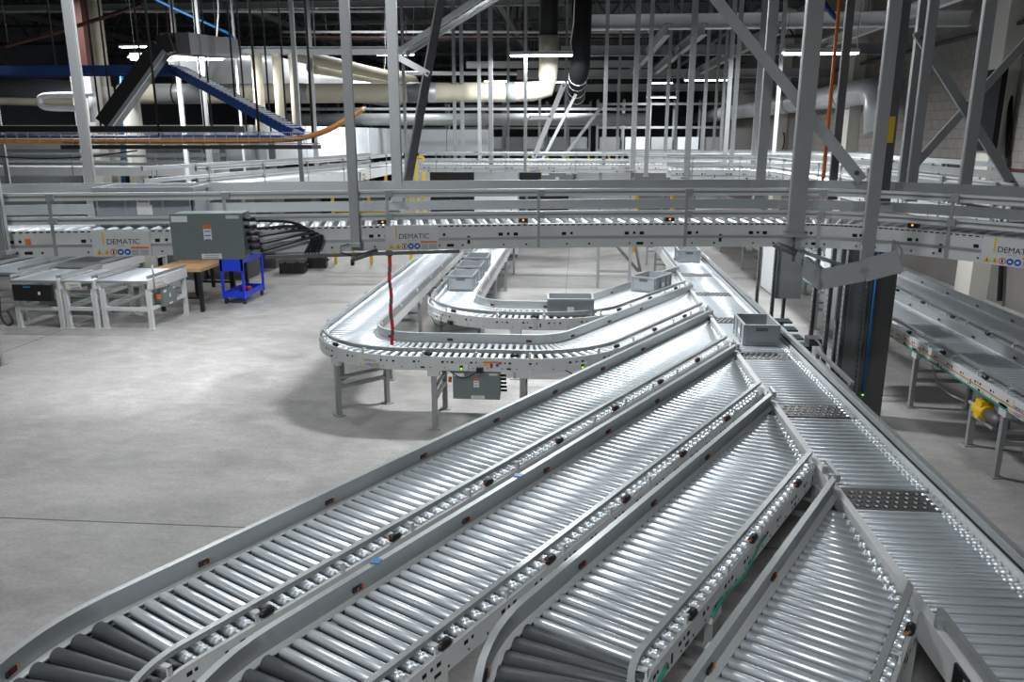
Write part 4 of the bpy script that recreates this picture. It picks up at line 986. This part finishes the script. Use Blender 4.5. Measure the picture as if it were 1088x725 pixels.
# blue cart
bcx, bcy = -6.36, 14.62
cart = thing('tool_cart', 'bright blue steel tool cart on casters', 'cart', (bcx, bcy, 0))
W_, D_ = .40, .92
for x in (-1, 1):
    for y in (-1, 1): MB().box((bcx + x * W_ / 2, bcy + y * D_ / 2, .48), (.04, .04, .76)).build('upright', BLUE, cart)
for z in (.14, .78): 
    mb = MB(); mb.box((bcx, bcy, z), (W_, D_, .02)); 
    for x in (-1, 1): mb.box((bcx + x * W_ / 2, bcy, z + .04), (.015, D_, .10))
    for y in (-1, 1): mb.box((bcx, bcy + y * D_ / 2, z + .04), (W_, .015, .10))
    mb.build('tray', BLUE, cart)
MB().box((bcx, bcy - D_ / 2 - .01, .80), (W_ + .05, .02, .34)).build('end_panel', BLUE, cart)
MB().tube([(bcx - .1, bcy + .1, .20), (bcx + .1, bcy + .1, .20)], .05, 8).build('red_tool', RED, cart)
for x in (-1, 1):
    for y in (-1, 1):
        c = (bcx + x * W_ * .45, bcy + y * D_ * .45, .055); w1 = MB().tube([Vector(c) - Vector((.018, 0, 0)), Vector(c) + Vector((.018, 0, 0))], .055, 12).build('caster', BLACK, cart)
        MB().box((c[0], c[1], .115), (.05, .04, .02)).build('caster_fork', GALV, w1)
# black transit cases
def case(label, x, y, rz, L=.56, W=.42, H=.34):
    r = thing('transit_case', label, 'case', (x, y, 0), 'transit cases'); r.rotation_euler = (0, 0, rz)
    def P_(n_, mb, m): o = mb.build(n_, m); o.parent = r
    mb = MB(); mb.box((0, 0, H * .36), (L, W, H * .72)); 
    for k in (-.35, 0, .35): mb.box((k * L, -W / 2, H * .36), (.06, .02, H * .66))
    P_('case_body', mb, BLACK)
    mb = MB(); mb.box((0, 0, H * .86), (L + .02, W + .02, H * .26)); mb.box((0, 0, H * 1.0), (L * .8, W * .8, .02)); P_('lid', mb, DSTEEL)
    for k in (-.25, .25): P_('latch', MB().box((k * L, -W / 2 - .015, H * .72), (.06, .02, .07)), BLACK)
    P_('handle', MB().tube([(L / 2, -.08, H * .5), (L / 2 + .04, -.08, H * .5), (L / 2 + .04, .08, H * .5), (L / 2, .08, H * .5)], .012, 6), BLACK)
p_ = unp(309, 291, z=0); case('nearer black transit case standing on the floor behind the blue cart', p_.x, p_.y + .2, .15)
p_ = unp(331, 286, z=0); case('farther black transit case with a grey lid', p_.x, p_.y + .3, .2)

# ================================================================== RACKS RIGHT OF THE MAIN LINE
def strut(parent, x, y, z1, w_=.045, m=GALV):
    s_ = MB(); s_.box((x - w_ * .45, y, z1 / 2), (w_ * .12, w_, z1)); s_.box((x, y + w_ * .45, z1 / 2), (w_, w_ * .12, z1)); s_.box((x + w_ * .45, y, z1 / 2), (w_ * .12, w_, z1))
    u = s_.build('strut', m, parent); hb = MB(); z = .1
    while z < z1: hb.box((x - w_ * .52, y, z), (.002, .014, .03)); z += .06
    hb.build('strut_slot', HOLE, u)['kind'] = 'stuff'; MB().box((x, y, .005), (.12, .12, .01)).build('foot_plate', m, u); return u
k1 = thing('control_rack', 'grey control cabinet on a strut rack just right of the main conveyor', 'cabinet', (2.9, 11.4, 0), 'control racks')
for x, y in ((2.70, 11.95), (2.70, 11.0), (3.10, 11.95)): strut(k1, x, y, 2.15)
cb = MB().box((2.90, 11.45, 1.42), (.34, .86, 1.06)).build('cabinet', GALV, k1); MB().box((2.90, 11.01, 1.42), (.35, .02, 1.05)).build('cabinet_door', GALV, cb); MB().box((2.722, 11.45, 1.42), (.012, .80, 1.0)).build('side_panel', FIXW, cb); MB().box((3.05, 10.995, 1.4), (.015, .02, .1)).build('door_handle', DSTEEL, cb)
k2 = thing('control_rack', 'open strut rack with a pale panel left of the tall dark cabinet', 'rack', (2.9, 8.9, 0), 'control racks')
for px, py in ((862, 350), (878, 350)):
    p_ = unp(px, py, X=2.78); strut(k2, p_.x, p_.y, 2.2)
ys_ = [unp(px, 350, X=2.78).y for px in (862, 878)]
MB().box((2.80, sum(ys_) / 2 - .03, 1.72), (.012, .20, .55)).build('panel', DUCTW, k2)
p_ = unp(890, 336, X=3.15); cb = MB().box((p_.x, p_.y, p_.z + .45), (.22, .45, .9)).build('cabinet', GALV, k2); MB().box((p_.x, p_.y - .235, p_.z + .45), (.21, .02, .88)).build('cabinet_door', GALV, cb); strut(k2, p_.x - .03, p_.y - .1, p_.z + .02)
for dz_ in (0, -.10): MB().bar(unp(868, 372, X=2.68) + Vector((0, 0, dz_)), unp(906, 408, X=2.68) + Vector((0, 0, dz_)), .04, .03).build('hand_bar', RAIL, k2)
for px, py in ((869, 376), (904, 408)):
    p_ = unp(px, py, X=2.68); MB().bar((p_.x, p_.y, 0), p_, .04).build('bar_post', GALV, k2)
mb = MB(); p_ = unp(864, 362, X=2.72); mb.box(p_, (.14, .2, .08)); mb.tube(chaikin([p_, p_ + Vector((.0, -.2, .05)), p_ + Vector((.05, -.35, -.1)), p_ + Vector((.05, -.3, -.5))], 2), .014, 6); mb.build('junction_box', DSTEEL, k2)
k3 = thing('tall_cabinet', 'tall dark cabinet column with a blue stripe behind the main conveyor', 'cabinet', (3.1, 8.6, 0))
hz = 2.02
MB().box((3.22, 8.66, hz / 2), (.24, .30, hz)).build('cabinet_body', DSTEEL, k3)
MB().box((2.98, 8.60, hz / 2 + .02), (.16, .03, hz)).build('galvanised_panel', GALV, k3)
strut(k3, 2.86, 8.56, hz + .1, .06); strut(k3, 3.075, 8.54, hz + .1, .05)
MB().tube([(3.12, 8.485, .35), (3.12, 8.485, hz + .05)], .018, 8).build('blue_pipe', SKYB, k3); MB().box((3.12, 8.485, .34), (.016, .016, .016)).build('indicator', LED, k3)
MB().box((3.16, 8.45, hz + .02), (.10, .06, .07)).build('orange_beacon', ORANGE, k3)
MB().box((3.16, 8.45, hz - .04), (.08, .05, .05)).build('blue_switch', SIGNB, k3)
tr_ = thing('tread_covers', 'four dark teal cable covers stepping down beside the main conveyor', 'cover', (2.62, 9.6, 0))
for k in range(4):
    p_ = unp(827 + k * 5.6, 341 + k * 8.6, X=2.60); MB().box((2.62, p_.y, p_.z), (.26, .22, .02)).build('cover_plate', TEAL, tr_); MB().box((2.62, p_.y, p_.z / 2), (.05, .05, p_.z)).build('cover_stand', DSTEEL, tr_)

# ================================================================== BACKGROUND MACHINERY
bgY = seg_path((-16, 14.6), 0, [('L', 9.4)]); overhead('overhead_conveyor', 'overhead conveyor at the far left behind the columns', bgY, 0, bgY.L, detail=False, brackets=1.6)
bgY2 = seg_path((-16, 18.6), 0, [('L', 7.0)]); overhead('overhead_conveyor', 'farther overhead conveyor at the left under the pale enclosure', bgY2, 0, bgY2.L, detail=False, brackets=1.6)
farR = [o for o in COL.objects if o.get('label', '').startswith('far overhead')][0]
enclosure(farR, unp(592, 191, dist=15.6), 0, .62, .26, .2)
def machine(label, x, y, w_, d, h, m=GALV, z0=0.0, group='background cabinets'):
    r = thing('machine_cabinet', label, 'cabinet', (x, y, z0), group)
    MB().box((x, y, z0 + .1 + (h - .1) / 2), (w_, d, h - .1)).build('housing', m, r); MB().box((x, y, z0 + .05), (w_ * .94, d * .94, .1)).build('plinth', DSTEEL, r)
    n_ = max(1, round(w_ / .8))
    for k in range(n_):
        dx = -w_ / 2 + (k + .5) * w_ / n_; dr = MB().box((x + dx, y - d / 2 - .008, z0 + .1 + (h - .1) / 2), (w_ / n_ - .03, .016, h - .2)).build('door', m, r)
        MB().box((x + dx + w_ / n_ * .36, y - d / 2 - .03, z0 + h * .55), (.02, .03, .14)).build('door_handle', DSTEEL, dr)
p_ = px3(528, 190, 20.8); machine('tall pale cabinet behind the far conveyor at picture centre', p_.x, p_.y, 1.1, .6, 2.35, DUCTW)
for k, (px, F, w_, h, m, lab) in enumerate(((196, 17.6, .85, 2.3, DSTEEL, 'dark grey cabinet under the cable tray, left of its twin'), (212, 15.5, .0, 0, GALV, ''), (30, 18, 2.0, 2.2, GALV, 'wide grey cabinet at the far left'), (272, 19.2, 1.0, 2.3, DSTEEL, 'dark cabinet behind the red scanner'), (60, 25, 3.0, 2.3, DUCTW, 'pale wide cabinet far back on the left'), (300, 27, 2.4, 2.2, STEEL, 'grey cabinet far back left of the yellow railing'), (460, 28, 2.2, 2.3, STEEL, 'grey cabinet far back behind the yellow railing'), (640, 24, 1.6, 2.2, DUCTW, 'pale cabinet far back right of centre'), (241, 17.6, .85, 2.3, DSTEEL, 'dark grey cabinet under the cable tray, right of its twin'))):
    if h: p_ = px3(px, 190, F); machine(lab, p_.x, p_.y, w_, .8, h, m)
for lab, px, F, w_, h, m in (('low dark cabinet at the back left, near the picture edge', 8, 23, 1.2, 1.9, DSTEEL), ('black tall cabinet at the back left', 52, 23, 1.1, 2.3, BLACK), ('dark cabinet between the left edge and the columns', 78, 20, .9, 2.25, DSTEEL), ('black cabinet just right of the round column', 170, 19, 1.2, 2.3, BLACK), ('dark grey cabinet below the end of the cable tray', 312, 22, 1.2, 2.25, DSTEEL), ('black cabinet behind the left overhead conveyor', 345, 23, 2.0, 2.3, BLACK), ('black cabinet at the back, left of picture centre', 485, 23.5, 1.4, 2.25, BLACK), ('black cabinet at the back, right of picture centre', 575, 23.5, 1.6, 2.2, BLACK), ('dark cabinet at the back behind the slim posts', 690, 27, 3.0, 2.3, DSTEEL)):
    p_ = px3(px, 190, F); machine(lab, p_.x, p_.y, w_, .8, h, m)
rs = thing('scanner_head', 'red scanner unit with a glowing lamp beside the left overhead conveyor', 'scanner', tuple(px3(262, 200, 11.5)))
p_ = px3(262, 200, 11.5); MB().box(p_, (.28, .2, .14)).build('scanner_body', RED, rs); MB().box(p_ + Vector((.02, -.105, .02)), (.18, .01, .06)).build('scanner_window', DSTEEL, rs); MB().box(p_ + Vector((-.17, -.08, 0)), (.06, .06, .06)).build('lamp', AMBER, rs); MB().bar(p_ + Vector((0, 0, .07)), (p_.x, p_.y, 7.6), .03).build('hanger_rod', STEEL, rs)
# yellow railings
def railing(label, px0, px1, F0, F1, z0, z1, posts=4):
    A, B = px3(px0, 190, F0), px3(px1, 190, F1); r = thing('yellow_railing', label, 'railing', (A.x, A.y, z0), 'yellow railings')
    for k in range(posts):
        c = A.lerp(B, k / (posts - 1)); MB().bar((c.x, c.y, 0), (c.x, c.y, z1), .06).build('post', YELLOW, r)
    for z in (z1, (z0 + z1) / 2, z0 + .1): MB().bar((A.x, A.y, z), (B.x, B.y, z), .05).build('rail', YELLOW, r)
railing('yellow safety railing left of the leaning brace', 352, 410, 19.5, 19.5, 1.2, 2.3)
railing('short yellow railing right of the leaning brace', 434, 450, 18.5, 18.5, 1.4, 2.6, 3)
railing('long yellow railing far behind the control box', 560, 668, 25, 25, 1.4, 2.5, 6)
for px, lab in ((674, 'left yellow bollard far behind the overhead conveyor'), (712, 'right yellow bollard far behind the overhead conveyor')):
    p_ = unp(px, 268, z=0); r = thing('bollard', lab, 'bollard', (p_.x, p_.y, 0), 'yellow bollards'); MB().tube([(p_.x, p_.y, 0), (p_.x, p_.y, 1.6), (p_.x, p_.y, 1.68)], [.06, .06, .03], 12).build('tube', YELLOW, r); MB().box((p_.x, p_.y, .01), (.2, .2, .02)).build('base_plate', YELLOW, r)
# far racks
def rack(label, x, y, w_, h, n_=4, m=GALV):
    r = thing('storage_rack', label, 'rack', (x, y, 0), 'far storage racks')
    for k in range(n_ + 1):
        X = x - w_ / 2 + w_ * k / n_
        for yy in (y, y + 1.0): MB().box((X, yy, h / 2), (.09, .09, h)).build('upright', m, r)
    for z in [.5 + j * (h - .7) / 4 for j in range(5)]: MB().bar((x - w_ / 2, y, z), (x + w_ / 2, y, z), .06, .1).build('shelf_beam', m, r)
    for k in range(n_): MB().box((x - w_ / 2 + w_ * (k + .5) / n_, y + .5, .5 + 2 * (h - .7) / 4 + .3), (w_ / n_ * .8, .8, .55)).build('stored_box', DUCTW if k % 2 else STEEL, r)
rack('grey storage rack far back, right of the raking struts', 3.6, 36, 5.6, 4.6, 5)
rack('grey storage rack far back behind the raking struts', -2.5, 38, 6, 4.6, 6)
rack('grey storage rack far back at the left', -10.5, 40, 8, 4.6, 6)
# wall items
ya_, yb_ = unp(1038, 117, X=7.48).y, unp(1061, 117, X=7.48).y; za_, zb_ = unp(1056, 74, X=7.48).z, unp(1043, 160, X=7.48).z; yc = (ya_ + yb_) / 2
wp = thing('wall_panel', 'large black panel fixed in front of the cream pilaster on the block wall', 'panel', (7.50, yc, zb_))
MB().box((7.50, yc, (za_ + zb_) / 2), (.10, abs(ya_ - yb_), za_ - zb_)).build('panel_face', PIPEBLK, wp); MB().box((7.445, yc + .1, zb_ + .25), (.01, .06, .06)).build('panel_lock', GALV, wp)
p_ = unp(826, 153, X=WX - .1); he = thing('hose_station', 'red fire hose fitting on the block wall', 'hydrant', (WX - .1, p_.y, p_.z)); MB().box((WX - .1, p_.y, p_.z), (.14, .35, .5)).build('red_box', RED, he)
MB().tube(chaikin([Vector((WX - .12, p_.y - .2, p_.z + .4)), Vector((WX - .12, p_.y - 1.1, p_.z + .45)), Vector((WX - .12, p_.y - 1.15, p_.z - .2)), Vector((WX - .12, p_.y - .3, p_.z - .3))], 2), .03, 6).build('hose', RUST, he)
pipe('black wall conduit right of the pilaster', [unp(1074, 100, X=WX - .08), unp(1062, 320, X=WX - .08)], .045, BLACK, smooth=0)
pipe('dark sprinkler pipe along the top of the block wall', [(WX - .15, 10, 5.0), (WX - .15, 40, 5.0)], .04, JOIST, smooth=0)
# stand under the far end of the main line
st_ = thing('conveyor_stand', 'dark raking stand under the overhead conveyor beside the main line', 'stand', (.9, 16.6, 0))
for X in (.45, 1.1):
    MB().bar((X, 16.4, 0), (X, 16.4, 2.35), .06).build('leg', STEEL, st_); MB().bar((X, 16.4, 1.3), (X + .9 if X < 1 else X + .3, 17.4, .2), .05).build('raker', STEEL, st_)
MB().bar((.45, 16.4, .35), (1.1, 16.4, .35), .05).build('tie', STEEL, st_)

for o in sc.objects:
    if '_o' in o: del o['_o']
